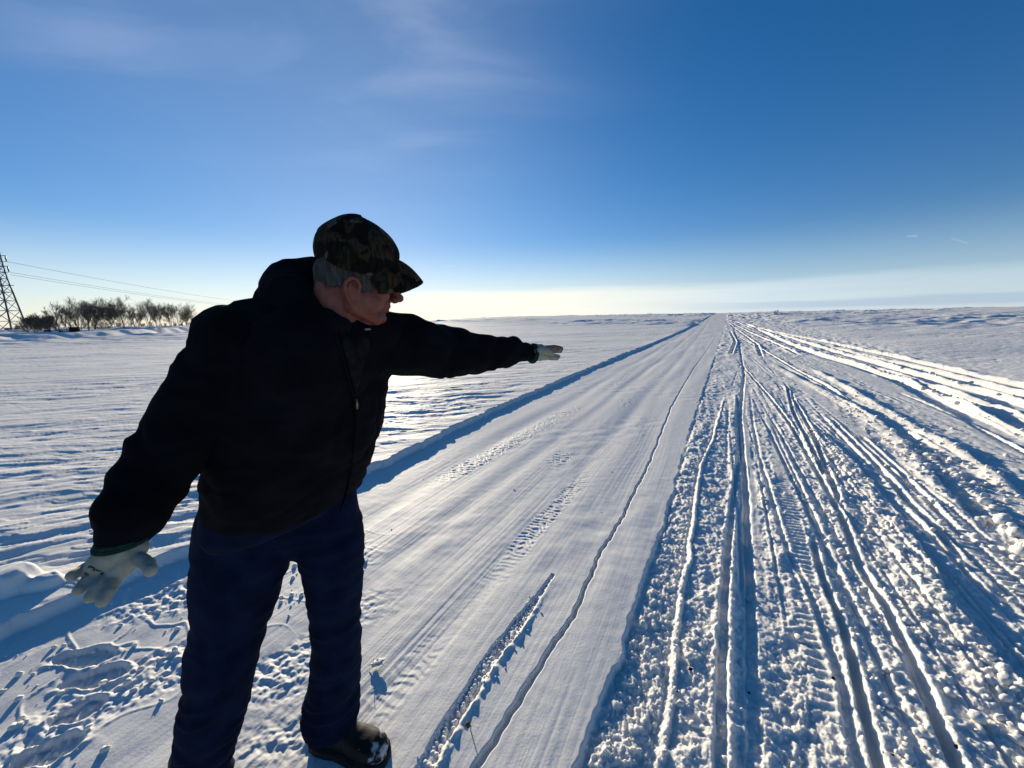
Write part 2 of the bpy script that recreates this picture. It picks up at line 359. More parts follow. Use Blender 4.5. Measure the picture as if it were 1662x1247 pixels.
    rd = rd + strip(-1.15 + 0.02 * v, 0.75, 5, 0.085, 0.045, 0.011, 100) + strip(-2.45 + 0.05 * v, 2.0, 14, 0.15, 0.06, 0.014, 110)
    rd = rd + strip(-1.55 + 0.02 * v, 3.5, 22, 0.13, 0.06, 0.012, 120) + strip(-0.92 + 0 * v, 4.5, 26, 0.10, 0.05, 0.008, 130) + strip(-2.0 + 0 * v, 6, 40, 0.2, 0.09, 0.012, 140) + strip(-2.1 + 0 * v, 0.5, 1.7, 0.08, 0.05, 0.008, 150)
    for c_, hw in ((-1.15, 0.11), (-2.4, 0.13), (-1.75, 0.1)):
        s = (u - c_ - 0.03 * perlin(v * 0.4, v * 0 + c_, 9)) / hw
        rd = rd - 0.008 * np.exp(-s * s)
    # crack
    jit = 0.010 * perlin(v * 5, v * 0, 90) + 0.007 * perlin(v * 17, v * 0, 91)
    s = u - interp(P_CRACK, v) - jit * keep(0.2)
    w = 0.003 + 0.007 * (1 - sm(1.0, 3.2, v)) * (0.7 + 0.5 * perlin(v * 4, v * 0, 92)) + 0.0015 * sm(8, 20, v)
    rd = rd - 0.028 * (1 - sm(w, w + 0.008, np.abs(s))) * (1 - sm(20, 60, v)) * (0.5 + 0.5 * (1 - sm(2, 5, v)))
    # trench of broken crust
    s = u - interp(P_TRENCH, v) - 0.012 * perlin(v * 6, v * 0, 93)
    w = 0.022 * sm(1.95, 1.5, v) * sm(0.2, 0.9, v) + 0.0001
    tb = (1 - sm(w, w + 0.014, np.abs(s))) * (v < 2.0)
    cd, cv = cells(u * 55, v * 55, 3)
    tb = tb * (0.35 + 0.65 * sm(-0.35, 0.15, perlin(v * 6, u * 0, 67) + 0.5 * perlin(v * 19, u * 12, 76)))
    rd = rd - tb * (0.024 - 0.018 * np.sqrt(np.maximum(0, 1 - (cd / 0.6) ** 2)) * (cv > 0.4))
    rd = rd + 0.012 * np.exp(-((s - w - 0.020) / 0.014) ** 2) * (v < 2.0) * sm(1.95, 1.5, v) * (0.6 + 0.6 * perlin(u * 40, v * 30, 94))
    # trampled crust, near left
    tram = (1 - sm(-1.75, -1.25, u)) * (1 - sm(1.0, 2.0, v + 0.5 * (u + 2))) * (r < 6)
    tram = np.maximum(tram * sm(0.0, 0.5, perlin(x * 2.2, y * 2.2, 95)), 0.8 * np.exp(-(((x + 0.90) / 0.17) ** 2 + ((y - 1.22) / 0.08) ** 2)))
    lump = np.abs(perlin(x * 12, y * 12, 96)) * 0.011 + perlin(x * 27, y * 27, 97) * 0.007 + perlin(x * 60, y * 60, 98) * 0.0035 + 0.004 * perlin(x * 3, y * 3, 68)
    rd = rd + tram * (lump - 0.006)
    ridge = 1 - np.abs(fbm(u * 2.0 + 0.4 * perlin(u * 3, v * 3, 63), v * 3.0, 2, 64))
    rd = rd + 0.004 * sm(0.93, 1.0, ridge) * sm(-1.7, -2.2, u) * sm(2.2, 1.4, v) * keep(0.05)
    for (fx, fy), ang, ln in PRINTS:
        ca, sa = math.cos(R_(ang)), math.sin(R_(ang))
        p = (x - fx) * ca + (y - fy) * sa; q2 = -(x - fx) * sa + (y - fy) * ca
        hw = 0.048 + 0.012 * np.cos((p / ln - 0.15) * 6.3)
        d = np.maximum(np.abs(p) / (ln / 2), np.abs(q2) / hw); d2 = np.sqrt((p / (ln / 2)) ** 2 * 0.5 + (q2 / hw) ** 2 * 0.8)
        d = 0.5 * d + 0.5 * d2 + 0.05 * perlin(x * 20, y * 20, 99)
        rd = rd - 0.022 * (1 - sm(0.85, 1.0, d)) + 0.008 * (0.6 + perlin(x * 25, y * 25, 69)) * np.exp(-((d - 1.12) / 0.12) ** 2) + (d < 0.9) * 0.004 * perlin(x * 38, y * 38, 66) + (d < 0.9) * 0.004 * np.sin(p * 190 + 3 * perlin(x * 14, y * 14, 62))
    z = z + (1 - field) * (1 - sm(-0.012, 0.012, u - ue)) * rd
    # ---------- churned verge on the right
    vg = sm(-0.012, 0.012, u - ue) * (1 - right)
    k = vg > 1e-4
    uu, vv, xx, yy, rr = u[k], v[k], x[k], y[k], r[k]
    sp_ = sp[k]
    def kp(lam): return 1 - sm(lam * 0.35, lam * 0.9, sp_)
    zv = np.full(uu.shape, -0.017, np.float32)
    dens = sm(-0.35, 0.45, perlin(uu * 1.6, vv * 0.5, 160))
    zv += 0.016 * perlin(uu * 2.6, vv * 0.9, 161)
    zv += 0.013 * np.abs(perlin(uu * 5.0, vv * 3.2, 162)) * kp(0.3) + kp(0.12) * 0.009 * perlin(uu * 12, vv * 9, 163) + kp(0.05) * 0.0075 * perlin(xx * 27, yy * 27, 164) + kp(0.025) * 0.0050 * perlin(xx * 58, yy * 58, 165) + kp(0.014) * 0.0025 * perlin(xx * 110, yy * 110, 167)
    def hv(s, hw): return 1 - sm(hw * 0.75, hw * 1.25, np.abs(s))
    flat = np.zeros(uu.shape, np.float32)       # where a ski or track has pressed the snow smooth
    cl = np.zeros(uu.shape, np.float32)         # where clods gather
    add = np.zeros(uu.shape, np.float32)
    def groove(kk, hw, dep, bl=0.0, br=0.0, fl=1.0):
        nonlocal flat, add
        s, w = track(kk, uu, vv); s = s + kp(0.2) * 0.006 * perlin(vv * 9, vv * 0, ord(kk[-1]))
        nn = 0.75 + 0.5 * perlin(vv * 2.2, vv * 0, ord(kk[-1]) + 2)
        g = hv(s, hw) * w
        add = add - dep * g + w * nn * (bl * np.exp(-((s + hw * 1.7) / (hw * 0.7)) ** 2) + br * np.exp(-((s - hw * 1.7) / (hw * 0.7)) ** 2))
        flat = np.maximum(flat, fl * hv(s, hw * 1.15) * w)
    def wall(kk, h, wl, wr, clod=0.0, fl=0.0):
        nonlocal add, cl, flat
        s, w = track(kk, uu, vv); s = s + kp(0.3) * 0.010 * fbm(vv * 3.6, vv * 0, 3, ord(kk[-1]) + 7)
        nn = 0.8 + 0.45 * fbm(vv * 1.3, uu * 0.4, 2, ord(kk[-1]) + 3)
        f = sm(-wl, 0, s) * (1 - sm(0.005, wr, s))
        add = add + h * w * nn * f
        cl = np.maximum(cl, clod * w * sm(-wl * 1.3, -wl * 0.3, s) * (1 - sm(0.0, wr * 1.5, s)))
        if fl: flat = np.maximum(flat, fl * w * sm(-wl * 1.15, -wl * 0.95, s) * (1 - sm(-0.02, 0.01, s)))
    wall('R1', 0.025, 0.03, 0.02, 0.4, 0.55)
    s, w = track('R1', uu, vv); st1, w1 = track('T1', uu, vv)
    add = add + 0.014 * w * sm(0.0, 0.05, s) * (1 - sm(-0.10, -0.04, st1))
    add = add - 0.008 * w1 * sm(-0.085, -0.04, st1) * (1 - sm(-0.02, 0.0, st1)) * (1 - sm(5, 12, vv))
    groove('T1', 0.024, 0.036, 0, 0.004)
    add = add + 0.004 * w1 * hv(st1 - 0.055, 0.032); flat = np.maximum(flat, 0.9 * w1 * hv(st1 - 0.055, 0.032))
    groove('T2', 0.017, 0.034, 0.016, 0.012); groove('T2b', 0.016, 0.012, 0.012, 0.0, 0.5)
    groove('T3', 0.020, 0.032, 0.012, 0.016); groove('T4', 0.020, 0.034, 0.02, 0.014); groove('T4b', 0.020, 0.032, 0.016, 0.018)
    wall('B1', 0.028, 0.22, 0.03, 0.9); wall('B2', 0.046, 0.20, 0.04, 0.5); wall('B3', 0.045, 0.10, 0.08, 1.0); wall('B4', 0.06, 0.14, 0.06, 0.4)
    s, w = track('B2', uu, vv); add = add - 0.028 * w * sm(0.02, 0.07, s) * (1 - sm(0.14, 0.24, s)); flat = np.maximum(flat, w * 0.55 * sm(0.03, 0.07, s) * (1 - sm(0.12, 0.18, s)))
    groove('L1', 0.035, 0.030, 0.012, 0.035); groove('L2', 0.02, 0.02, 0.0, 0.028, 0.5)
    groove('Q1', 0.06, 0.05, 0.03, 0.05); groove('Q2', 0.07, 0.05, 0.03, 0.06); groove('Q3', 0.09, 0.06, 0.04, 0.06); groove('Q4', 0.06, 0.05, 0.02, 0.05)
    groove('Q5', 0.02, 0.018, 0.01, 0.012, 0.6); groove('Q6', 0.025, 0.02, 0.02, 0.015, 0.5); groove('Q7', 0.02, 0.018, 0.01, 0.02, 0.5)
    for kk, h in (('S1', 0.085), ('S2', 0.06), ('S3', 0.07), ('S4', 0.045), ('S5', 0.06)):
        wall(kk, h, 0.075, 0.08, 0.45, 0.6)
        s, w = track(kk, uu, vv); add = add - 0.05 * w * sm(-0.42, -0.34, s) * (1 - sm(-0.12, -0.09, s)); flat = np.maximum(flat, 0.8 * w * sm(-0.42, -0.34, s) * (1 - sm(-0.12, -0.09, s)))
    # many fainter tracks, crossing and overlapping, that fan out from the road's far end
    r2 = np.random.default_rng(23)
    for i in range(34):
        un = r2.uniform(0.05, 4.2); uf = 0.55 + 0.62 * un + r2.normal(0, 0.3); v0 = r2.uniform(0.8, 5) if un < 2 else r2.uniform(2.5, 9); v1 = v0 + r2.uniform(3, 16)
        if un > 3.2: v0 += 4; v1 += 6
        u0 = un + (uf - un) * sm(1, 26, vv) + 0.04 * np.sin(vv * r2.uniform(0.15, 0.5) + r2.uniform(0, 6)) + kp(0.2) * 0.007 * perlin(vv * 5, vv * 0, 400 + i)
        s = uu - u0; w = sm(v0, v0 + 0.7, vv) * (1 - sm(v1 - 1.5, v1, vv)); hw = r2.uniform(0.006, 0.015); dp = hw * r2.uniform(0.6, 1.1); side = r2.choice([-1, 1]); hi = r2.uniform(0.003, 0.010)
        add = add - dp * hv(s, hw) * w * kp(hw * 3) + hi * w * np.exp(-((s - side * hw * 2.2) / (hw * 1.1)) ** 2) * (0.7 + 0.6 * perlin(vv * 6, uu * 3, 430 + i)) * kp(hw * 3)
        flat = np.maximum(flat, 0.75 * hv(s, hw * 1.3) * w)
        if i % 3 == 0:
            add = add - dp * hv(s - 0.11, hw) * w * kp(hw * 3); flat = np.maximum(flat, 0.7 * hv(s - 0.11, hw * 1.3) * w)
    cl = np.maximum(cl, 0.25 * dens); eb = uu - interp(P_EDGE, vv); cl = np.maximum(cl, 0.7 * sm(0.01, 0.04, eb) * (1 - sm(0.18, 0.26, eb)) * (rr < 14)); zv = zv + 0.009 * sm(0.01, 0.05, eb) * (1 - sm(0.16, 0.26, eb)) * (0.6 + 0.8 * perlin(uu * 7, vv * 5, 172))
    cl = np.maximum(cl, 0.6 * sm(0.35, 0.8, perlin(uu * 1.1, vv * 0.7, 166)))
    # clods as rounded lumps
    for sc, amp, sd in ((12, 0.013, 5), (26, 0.012, 6), (48, 0.009, 7), (85, 0.0055, 8)):
        kk = kp(1.0 / sc) > 0.01
        d, val = cells(uu[kk] * sc + 0.42 * perlin(uu[kk] * sc * 2.3, vv[kk] * sc * 2.3, 8), vv[kk] * sc * 0.72 + 0.35 * perlin(uu[kk] * sc * 1.9, vv[kk] * sc * 1.9, 18), sd)
        lumpz = amp * np.sqrt(np.maximum(0, 1 - (d / 0.52) ** 2)) * sm(0.0, 0.12, val - (1 - 0.85 * cl[kk])) * (0.5 + 0.5 * val) * 0.76
        t = np.zeros(uu.shape, np.float32); t[kk] = lumpz * kp(1.0 / sc)[kk]
        zv = zv + t
    # a snowmobile belt's cross bars, printed in lanes
    for (c0, c1, hw, seed) in ((1.56, 0.12, 0.15, 201), (2.75, 0.25, 0.26, 202), (3.3, 0.3, 0.2, 203), (0.40, 0.30, 0.07, 204), (2.3, 0.2, 0.13, 205)):
        s = np.abs(uu - c0 - c1 * vv * 0.2) / hw
        ph = vv / 0.052 + 0.5 * perlin(uu * 5, vv * 3, seed)
        ln = (1 - sm(0.75, 1.0, s + 0.2 * perlin(uu * 5, vv * 3, seed + 9))) * sm(1.2, 2.2, vv)
        zv = zv * (1 - 0.72 * ln) - 0.012 * 0.72 * ln + 0.0085 * kp(0.06) * ln * np.sin(ph * 6.283) * (0.6 + 0.5 * perlin(uu * 9, vv * 6, seed + 3)) + 0.003 * ln * kp(0.02) * perlin(xx * 70, yy * 70, seed + 4)
    zv = zv * (1 - 0.85 * flat) + (-0.02) * 0.85 * flat + add
    # the road's edge keeps a little fallen snow against it
    mound = sm(30, 90, rr)
    zv = zv + mound * 0.16 * fbm(uu * 0.7, vv * 0.25, 3, 210) + 0.05 * sm(12, 25, rr) * np.abs(fbm(uu * 2.2, vv * 0.7, 3, 211)) * (1 - flat)
    z[k] = z[k] + (vg[k] * zv).astype(np.float32)
    # ---------- the drift under the trees, far left
    xf = np.interp(y, [20, 41, 48, 70, 90, 140], [-46, -48, -48.5, -55, -62, -80])
    hb = np.interp(y, [10, 45, 60, 85, 130, 200], [0.2, 0.6, 0.9, 1.1, 0.9, 0.2])
    z = z + hb * sm(0, 1.9, xf - x + 0.4 * perlin(x * 0.1, y * 0.12, 220)) * (1 - 0.7 * sm(20, 60, xf - x)) * (x < -30)
    # packed down where the man stands
    d = np.hypot((x + 0.64) / 0.26, (y - 1.18) / 0.12)
    z = z * sm(0.6, 1.3, d) + (1 - sm(0.6, 1.3, d)) * np.minimum(z, 0.0)
    return z

def build_ground():
    rows = [0.34]
    while rows[-1] < 4500: rows.append(rows[-1] + 0.0026 * max(rows[-1], 0.55) ** 1.3)
    rows = np.array(rows)
    a0 = R_(66)
    dense = np.linspace(-a0, a0, NCOL)
    rest = np.linspace(a0, 2 * np.pi - a0, 150)[1:-1]
    th = np.concatenate([dense, rest]); th = th + R_(0.0)
    n, m = len(rows), len(th)
    Rr, Tt = np.meshgrid(rows, th, indexing='ij')
    X = (Rr * np.sin(Tt)).ravel(); Y = (Rr * np.cos(Tt)).ravel()
    Z = np.empty(X.shape, np.float32)
    step = 400000
    for i in range(0, len(X), step): Z[i:i + step] = height(X[i:i + step], Y[i:i + step])
    v = np.stack([X, Y, Z], 1)
    idx = np.arange(n * m).reshape(n, m); nx = np.roll(idx, -1, axis=1)
    q = np.stack([idx[:-1].ravel(), idx[1:].ravel(), nx[1:].ravel(), nx[:-1].ravel()], 1)[:, ::-1]
    c = v[q].mean(1); u_, v_ = uv(c[:, 0], c[:, 1])
    left = u_ < interp(P_BANK, v_); rd = (~left) & (u_ < interp(P_EDGE, v_))
    for name, msk, m_ in (('snow_field', left, m_field), ('road', rd, m_road), ('verge', ~(left | rd), m_verge)):
        f = q[msk]; used = np.unique(f); mp = np.zeros(len(v), np.int64); mp[used] = np.arange(len(used))
        vv, ff = v[used], mp[f]
        if name == 'verge':                       # the patch under the camera closes here
            inner = idx[0]
            # inner ring closed by a fan
            cen = len(vv); zc = float(height(np.array([0.0]), np.array([0.0]))[0])
            ring = v[inner]; vv = np.concatenate([vv, [[0, 0, zc]], ring])
            k = len(inner); b = cen + 1
            tri = np.stack([np.full(k, cen), b + np.arange(k), b + (np.arange(k) + 1) % k, np.full(k, cen)], 1)
            me = mesh_np(name, vv, ff)
            me2 = mesh_np('ground_below_camera', np.concatenate([[[0, 0, zc]], ring]), [[0, 1 + (i + 1) % k, 1 + i] for i in range(k)])
            tag(obj('ground', me2, m_verge), kind='structure')
            me = mesh_np(name, v[used], ff)
        else: me = mesh_np(name, vv, ff)
        tag(obj(name, me, m_), kind='structure')
NCOL = 1500
build_ground()

def ground_z(x, y): return float(height(np.array([x, x + 1e-3]), np.array([y, y]))[0])
#@@REST

# ------------------------------------------------------------------ loose clods lying on the churned snow
def ico(sub):
    import bmesh
    bm = bmesh.new(); bmesh.ops.create_icosphere(bm, subdivisions=sub, radius=1.0)
    v = np.array([x.co[:] for x in bm.verts]); f = np.array([[y.index for y in x.verts] for x in bm.faces]); bm.free()
    return v, f
def build_clods():
    v0, f0 = ico(2)
    pts = []
    def along(kk, n, off, sd, v0_, v1_, smin, smax):
        a = TR[kk]; vv = v0_ + (v1_ - v0_) * rng.random(n) ** 1.4; uu = np.interp(vv, a[:, 0], a[:, 1]) + off + sd * rng.standard_normal(n)
        ss = smin + (smax - smin) * rng.random(n) ** 3
        pts.extend(zip(uu, vv, ss))
    along('B1', 260, -0.10, 0.07, 1.7, 6.5, 0.006, 0.028); along('B3', 330, 0.0, 0.07, 2.6, 6.2, 0.008, 0.045)
    along('B2', 160, -0.08, 0.08, 2.6, 9, 0.006, 0.03); along('B4', 120, -0.03, 0.06, 4.7, 10, 0.006, 0.03)
    along('T3', 160, -0.07, 0.03, 1.2, 6, 0.005, 0.022); along('T3', 160, 0.09, 0.03, 1.2, 6, 0.005, 0.024)
    along('T2', 80, 0.06, 0.02, 1.2, 3, 0.004, 0.018); along('R1', 90, 0.06, 0.04, 1.2, 6, 0.004, 0.014)
    along('T1', 60, -0.1, 0.02, 1.2, 6, 0.004, 0.016); along('S1', 110, 0.02, 0.05, 7, 20, 0.01, 0.05); along('S3', 60, 0.0, 0.06, 9, 22, 0.012, 0.05)
    n = 900; pts.extend(zip(rng.uniform(-0.25, 3.0, n), 0.9 + 7 * rng.random(n) ** 1.6, 0.004 + 0.018 * rng.random(n) ** 4))
    n = 70; pts.extend(zip(-0.80 + 0.035 * rng.standard_normal(n), rng.uniform(0.75, 1.8, n), rng.uniform(0.002, 0.006, n)))
    n = 240; pts.extend(zip(rng.uniform(-3.0, -1.9, n), rng.uniform(0.2, 1.6, n), 0.003 + 0.012 * rng.random(n) ** 3))
    n = 16; pts.extend(zip(rng.uniform(-3.0, -0.4, n), rng.uniform(0.9, 7, n), 0.002 + 0.005 * rng.random(n) ** 2))
    p = np.array(pts); X, Y = xy(p[:, 0], p[:, 1]); Z = height(X, Y); n = len(p)
    rot = rng.standard_normal((n, 3, 3)); rot, _ = np.linalg.qr(rot)
    sc = p[:, 2][:, None] * (0.7 + 0.6 * rng.random((n, 3)))
    base_v = np.repeat(v0[None], n, 0)
    nz = perlin((base_v[..., 0] * 1.3 + base_v[..., 2] + np.arange(n)[:, None] * 3.7), base_v[..., 1] * 1.3 + base_v[..., 2] * 0.7 + np.arange(n)[:, None] * 1.9, 300)
    bv = base_v * (1 + 0.38 * nz)[..., None] * sc[:, None, :]
    bv = np.einsum('nij,nkj->nki', rot, bv); bv[..., 2] *= 0.8
    bv = bv + np.stack([X, Y, Z + 0.35 * p[:, 2]], 1)[:, None, :]
    f = (f0[None] + (np.arange(n) * len(v0))[:, None, None]).reshape(-1, 3)
    o = obj('snow_clods', mesh_np('snow_clods', bv.reshape(-1, 3), f), m_clod)
    tag(o, 'loose white snow crumbs and clods strewn over the rutted snow', 'snow clods', kind='stuff')
build_clods()

# ------------------------------------------------------------------ shape kit
def nrm(a): a = np.asarray(a, float); return a / np.linalg.norm(a)
def frame(d):
    d = nrm(d); h = np.array([0, 0, 1.0]) if abs(d[2]) < 0.9 else np.array([1.0, 0, 0])
    a = nrm(np.cross(h, d)); return a, np.cross(d, a)
def loft(secs, n=28, power=2.0):
    """secs: (centre, axis1, axis2) with the axes carrying the radii; closed at both ends"""
    vs = []; t = np.linspace(0, 2 * np.pi, n, endpoint=False); c, s = np.cos(t), np.sin(t)
    c2 = np.sign(c) * np.abs(c) ** (2 / power); s2 = np.sign(s) * np.abs(s) ** (2 / power)
    for ce, a, b in secs: vs.append(np.asarray(ce) + c2[:, None] * np.asarray(a) + s2[:, None] * np.asarray(b))
    m = len(secs); v = np.concatenate(vs + [[secs[0][0]], [secs[-1][0]]])
    f = []
    for i in range(m - 1):
        for j in range(n): k = (j + 1) % n; f.append([i * n + j, i * n + k, (i + 1) * n + k, (i + 1) * n + j])
    for j in range(n):
        k = (j + 1) % n; f.append([m * n, k, j]); f.append([m * n + 1, (m - 1) * n + j, (m - 1) * n + k])
    return v, f
def capsule(p, q, r0, r1, n=18):
    p, q = np.asarray(p, float), np.asarray(q, float); d = q - p; L = np.linalg.norm(d)
    d = d / L if L > 1e-9 else np.array([0, 0, 1.0]); a, b = frame(d); secs = []
    for t in np.linspace(-88, 0, 6): secs.append((p + d * r0 * math.sin(R_(t)), a * r0 * math.cos(R_(t)), b * r0 * math.cos(R_(t))))
    for t in np.linspace(0, 88, 6): secs.append((q + d * r1 * math.sin(R_(t)), a * r1 * math.cos(R_(t)), b * r1 * math.cos(R_(t))))
    return loft(secs, n)
def chain(pts, rad, n=18): return [capsule(pts[i], pts[i + 1], rad[i], rad[i + 1], n) for i in range(len(pts) - 1)]
def spline(pts, rad, k=6):
    """Catmull-Rom through the points, so limbs and sleeves bend softly"""
    P = np.array([np.append(p, r) for p, r in zip(pts, rad)]); P = np.concatenate([[2 * P[0] - P[1]], P, [2 * P[-1] - P[-2]]]); o = []
    for i in range(1, len(P) - 2):
        for t in np.linspace(0, 1, k, endpoint=False):
            o.append(0.5 * ((2 * P[i]) + (P[i + 1] - P[i - 1]) * t + (2 * P[i - 1] - 5 * P[i] + 4 * P[i + 1] - P[i + 2]) * t * t + (-P[i - 1] + 3 * P[i] - 3 * P[i + 1] + P[i + 2]) * t ** 3))
    o.append(P[-2]); o = np.array(o); return list(o[:, :3]), list(o[:, 3])
def sleeve(pts, rad, k=6, n=28):
    p, r = spline(pts, rad, k); secs = []; a0 = None
    for i in range(len(p)):
        d = nrm(p[min(i + 1, len(p) - 1)] - p[max(i - 1, 0)])
        if a0 is None: a, b = frame(d)
        else: a = nrm(a0 - d * (a0 @ d)); b = np.cross(d, a)
        a0 = a; secs.append((p[i], a * r[i], b * r[i]))
    return loft(secs, n)
def ell(c, ax, n=24):
    c = np.asarray(c, float); A = np.array(ax, float); secs = []
    for t in np.linspace(-88, 88, 14): secs.append((c + A[2] * math.sin(R_(t)), A[0] * math.cos(R_(t)), A[1] * math.cos(R_(t))))
    return loft(secs, n)
def join(parts):
    vs, fs, k = [], [], 0
    for v, f in parts:
        vs.append(np.asarray(v, float)); fs += [[i + k for i in q] for q in f]; k += len(v)
    return np.concatenate(vs), fs
def remesh(parts, voxel, smooth=4, factor=0.5):
    v, f = join(parts); me = mesh_np('tmp', v, f); o = bpy.data.objects.new('tmp', me); COL.objects.link(o)
    md = o.modifiers.new('r', 'REMESH'); md.mode = 'VOXEL'; md.voxel_size = voxel; md.use_smooth_shade = True
    if smooth:
        sm_ = o.modifiers.new('s', 'SMOOTH'); sm_.iterations = smooth; sm_.factor = factor
    dg = bpy.context.evaluated_depsgraph_get(); dg.update()
    out = bpy.data.meshes.new_from_object(o.evaluated_get(dg))
    bpy.data.objects.remove(o); bpy.data.meshes.remove(me)
    return out
def co(me):
    a = np.empty(len(me.vertices) * 3, np.float32); me.vertices.foreach_get('co', a); return a.reshape(-1, 3)
def setco(me, v):
    me.vertices.foreach_set('co', np.ascontiguousarray(v, np.float32).ravel()); me.update()
def normals(me):
    a = np.empty(len(me.vertices) * 3, np.float32); me.vertex_normals.foreach_get('vector', a); return a.reshape(-1, 3)
def wrinkle(me, fn):
    v = co(me); n = normals(me)
    d = np.array([fn(p) for p in v], np.float32); setco(me, v + n * d[:, None])
def nz(p, s, o=0.0): return mnoise.noise(Vector((p[0] * s + o, p[1] * s + o * 1.7, p[2] * s - o)))
def place(name, me, m, parent, root):
    """world-space mesh -> child of parent, whose origin lies at root"""
    v = co(me) - np.asarray(root, np.float32); setco(me, v)
    me.polygons.foreach_set('use_smooth', np.ones(len(me.polygons), dtype=bool))
    return obj(name, me, m, parent)
def tube(pts, r, n=8):
    pts = [np.asarray(p, float) for p in pts]; rr = r if isinstance(r, (list, tuple, np.ndarray)) else [r] * len(pts)
    secs = []; a0 = None
    for i in range(len(pts)):
        d = nrm(pts[min(i + 1, len(pts) - 1)] - pts[max(i - 1, 0)])
        if a0 is None: a, b = frame(d)
        else:
            a = nrm(a0 - d * (a0 @ d)); b = np.cross(d, a)
        a0 = a; secs.append((pts[i], a * rr[i], b * rr[i]))
    return loft(secs, n)

# ------------------------------------------------------------------ the man
def cloth(c, scale, bump, bd, rough=0.95):
    def f(T_, b):
        noise_col(tuple(x * 0.7 for x in c), tuple(x * 1.3 for x in c), scale, bump=bump, bscale=420, bdist=bd)(T_, b)
        b.inputs['Sheen Weight'].default_value = 0.01; b.inputs['Sheen Roughness'].default_value = 0.5
    return f
m_jacket = mat('navy_fleece', (0.006, 0.007, 0.011), 0.95, 0.03, cloth((0.0056, 0.0060, 0.0082), 9, 0.5, 0.002))
m_jeans = mat('dark_denim', (0.012, 0.018, 0.045), 0.9, 0.04, cloth((0.0055, 0.011, 0.031), 14, 0.4, 0.001))
m_skin = mat('skin', (0.36, 0.16, 0.12), 0.55, 0.35, noise_col((0.165, 0.042, 0.028), (0.225, 0.078, 0.052), 26, bump=0.25, bscale=180, bdist=0.001))
m_hair = mat('grey_hair', (0.2, 0.19, 0.18), 0.7, 0.3, noise_col((0.014, 0.012, 0.011), (0.075, 0.066, 0.060), 60, 0.3, 0.7, stretch=(3, 3, 0.5), bump=0.6, bscale=160, bdist=0.003))
def glove_nodes(T_, b):
    noise_col((0.24, 0.25, 0.19), (0.38, 0.38, 0.30), 30, 0.3, 0.62, bump=0.4, bscale=500, bdist=0.001)(T_, b)
m_glove = mat('pale_glove_leather', (0.55, 0.55, 0.48), 0.85, 0.2, glove_nodes)
m_tan = mat('stained_glove_leather', (0.30, 0.22, 0.14), 0.8, 0.2, noise_col((0.13, 0.10, 0.07), (0.25, 0.20, 0.15), 40, bump=0.3, bdist=0.001))
m_gcuff = mat('green_knit', (0.03, 0.10, 0.07), 0.9, 0.1, noise_col((0.010, 0.034, 0.026), (0.020, 0.060, 0.045), 90, bump=0.5, bscale=500, bdist=0.001))
m_ink = mat('faded_print', (0.05, 0.06, 0.08), 0.8, 0.1); m_red = mat('faded_red_print', (0.17, 0.10, 0.095), 0.8, 0.1)
m_brass = mat('zip_metal', (0.25, 0.20, 0.10), 0.4, 0.5, metallic=0.7)
m_shirt = mat('dark_shirt', (0.01, 0.01, 0.012), 0.9, 0.05, noise_col((0.004, 0.004, 0.005), (0.013, 0.013, 0.016), 40))
m_white = mat('white_plastic', (0.22, 0.22, 0.21), 0.5, 0.4)
def camo(T_, b):
    L = T_.links.new
    tc = nd(T_, 'ShaderNodeTexCoord')
    w = nd(T_, 'ShaderNodeTexNoise'); L(tc.outputs['Object'], w.inputs['Vector']); w.inputs['Scale'].default_value = 22; w.inputs['Detail'].default_value = 4
    vm = nd(T_, 'ShaderNodeVectorMath'); vm.operation = 'MULTIPLY_ADD'; L(w.outputs['Color'], vm.inputs[0]); vm.inputs[1].default_value = (0.05, 0.05, 0.05); L(tc.outputs['Object'], vm.inputs[2])
    vo = nd(T_, 'ShaderNodeTexVoronoi'); L(vm.outputs[0], vo.inputs['Vector']); vo.inputs['Scale'].default_value = 30
    r = nd(T_, 'ShaderNodeValToRGB'); L(vo.outputs['Color'], r.inputs[0]); r.color_ramp.interpolation = 'CONSTANT'
    cols = [(0.0, (0.013, 0.011, 0.009)), (0.28, (0.050, 0.042, 0.024)), (0.45, (0.075, 0.045, 0.022)), (0.58, (0.016, 0.014, 0.011)), (0.70, (0.14, 0.12, 0.085)), (0.80, (0.034, 0.034, 0.019)), (0.92, (0.095, 0.085, 0.062))]
    e = r.color_ramp.elements
    while len(e) < len(cols): e.new(0.5)
    for i, (p, c_) in enumerate(cols): e[i].position = p; e[i].color = (*c_, 1)
    # bark like upright streaks over the patches
    mp = nd(T_, 'ShaderNodeMapping'); L(tc.outputs['Object'], mp.inputs[0]); mp.inputs['Scale'].default_value = (1, 1, 0.16)
    n = nd(T_, 'ShaderNodeTexNoise'); L(mp.outputs[0], n.inputs['Vector']); n.inputs['Scale'].default_value = 130; n.inputs['Detail'].default_value = 4
    r2 = nd(T_, 'ShaderNodeValToRGB'); L(n.outputs['Fac'], r2.inputs[0]); r2.color_ramp.elements[0].position = 0.42; r2.color_ramp.elements[0].color = (0.25, 0.25, 0.25, 1); r2.color_ramp.elements[1].position = 0.56; r2.color_ramp.elements[1].color = (0.62, 0.62, 0.62, 1)
    mx = nd(T_, 'ShaderNodeMix'); mx.data_type = 'RGBA'; mx.blend_type = 'MULTIPLY'; mx.inputs['Factor'].default_value = 1; L(r.outputs[0], mx.inputs[6]); L(r2.outputs[0], mx.inputs[7])
    L(mx.outputs[2], b.inputs['Base Color'])
m_camo = mat('woodland_camouflage', (0.05, 0.05, 0.03), 0.9, 0.1, camo)
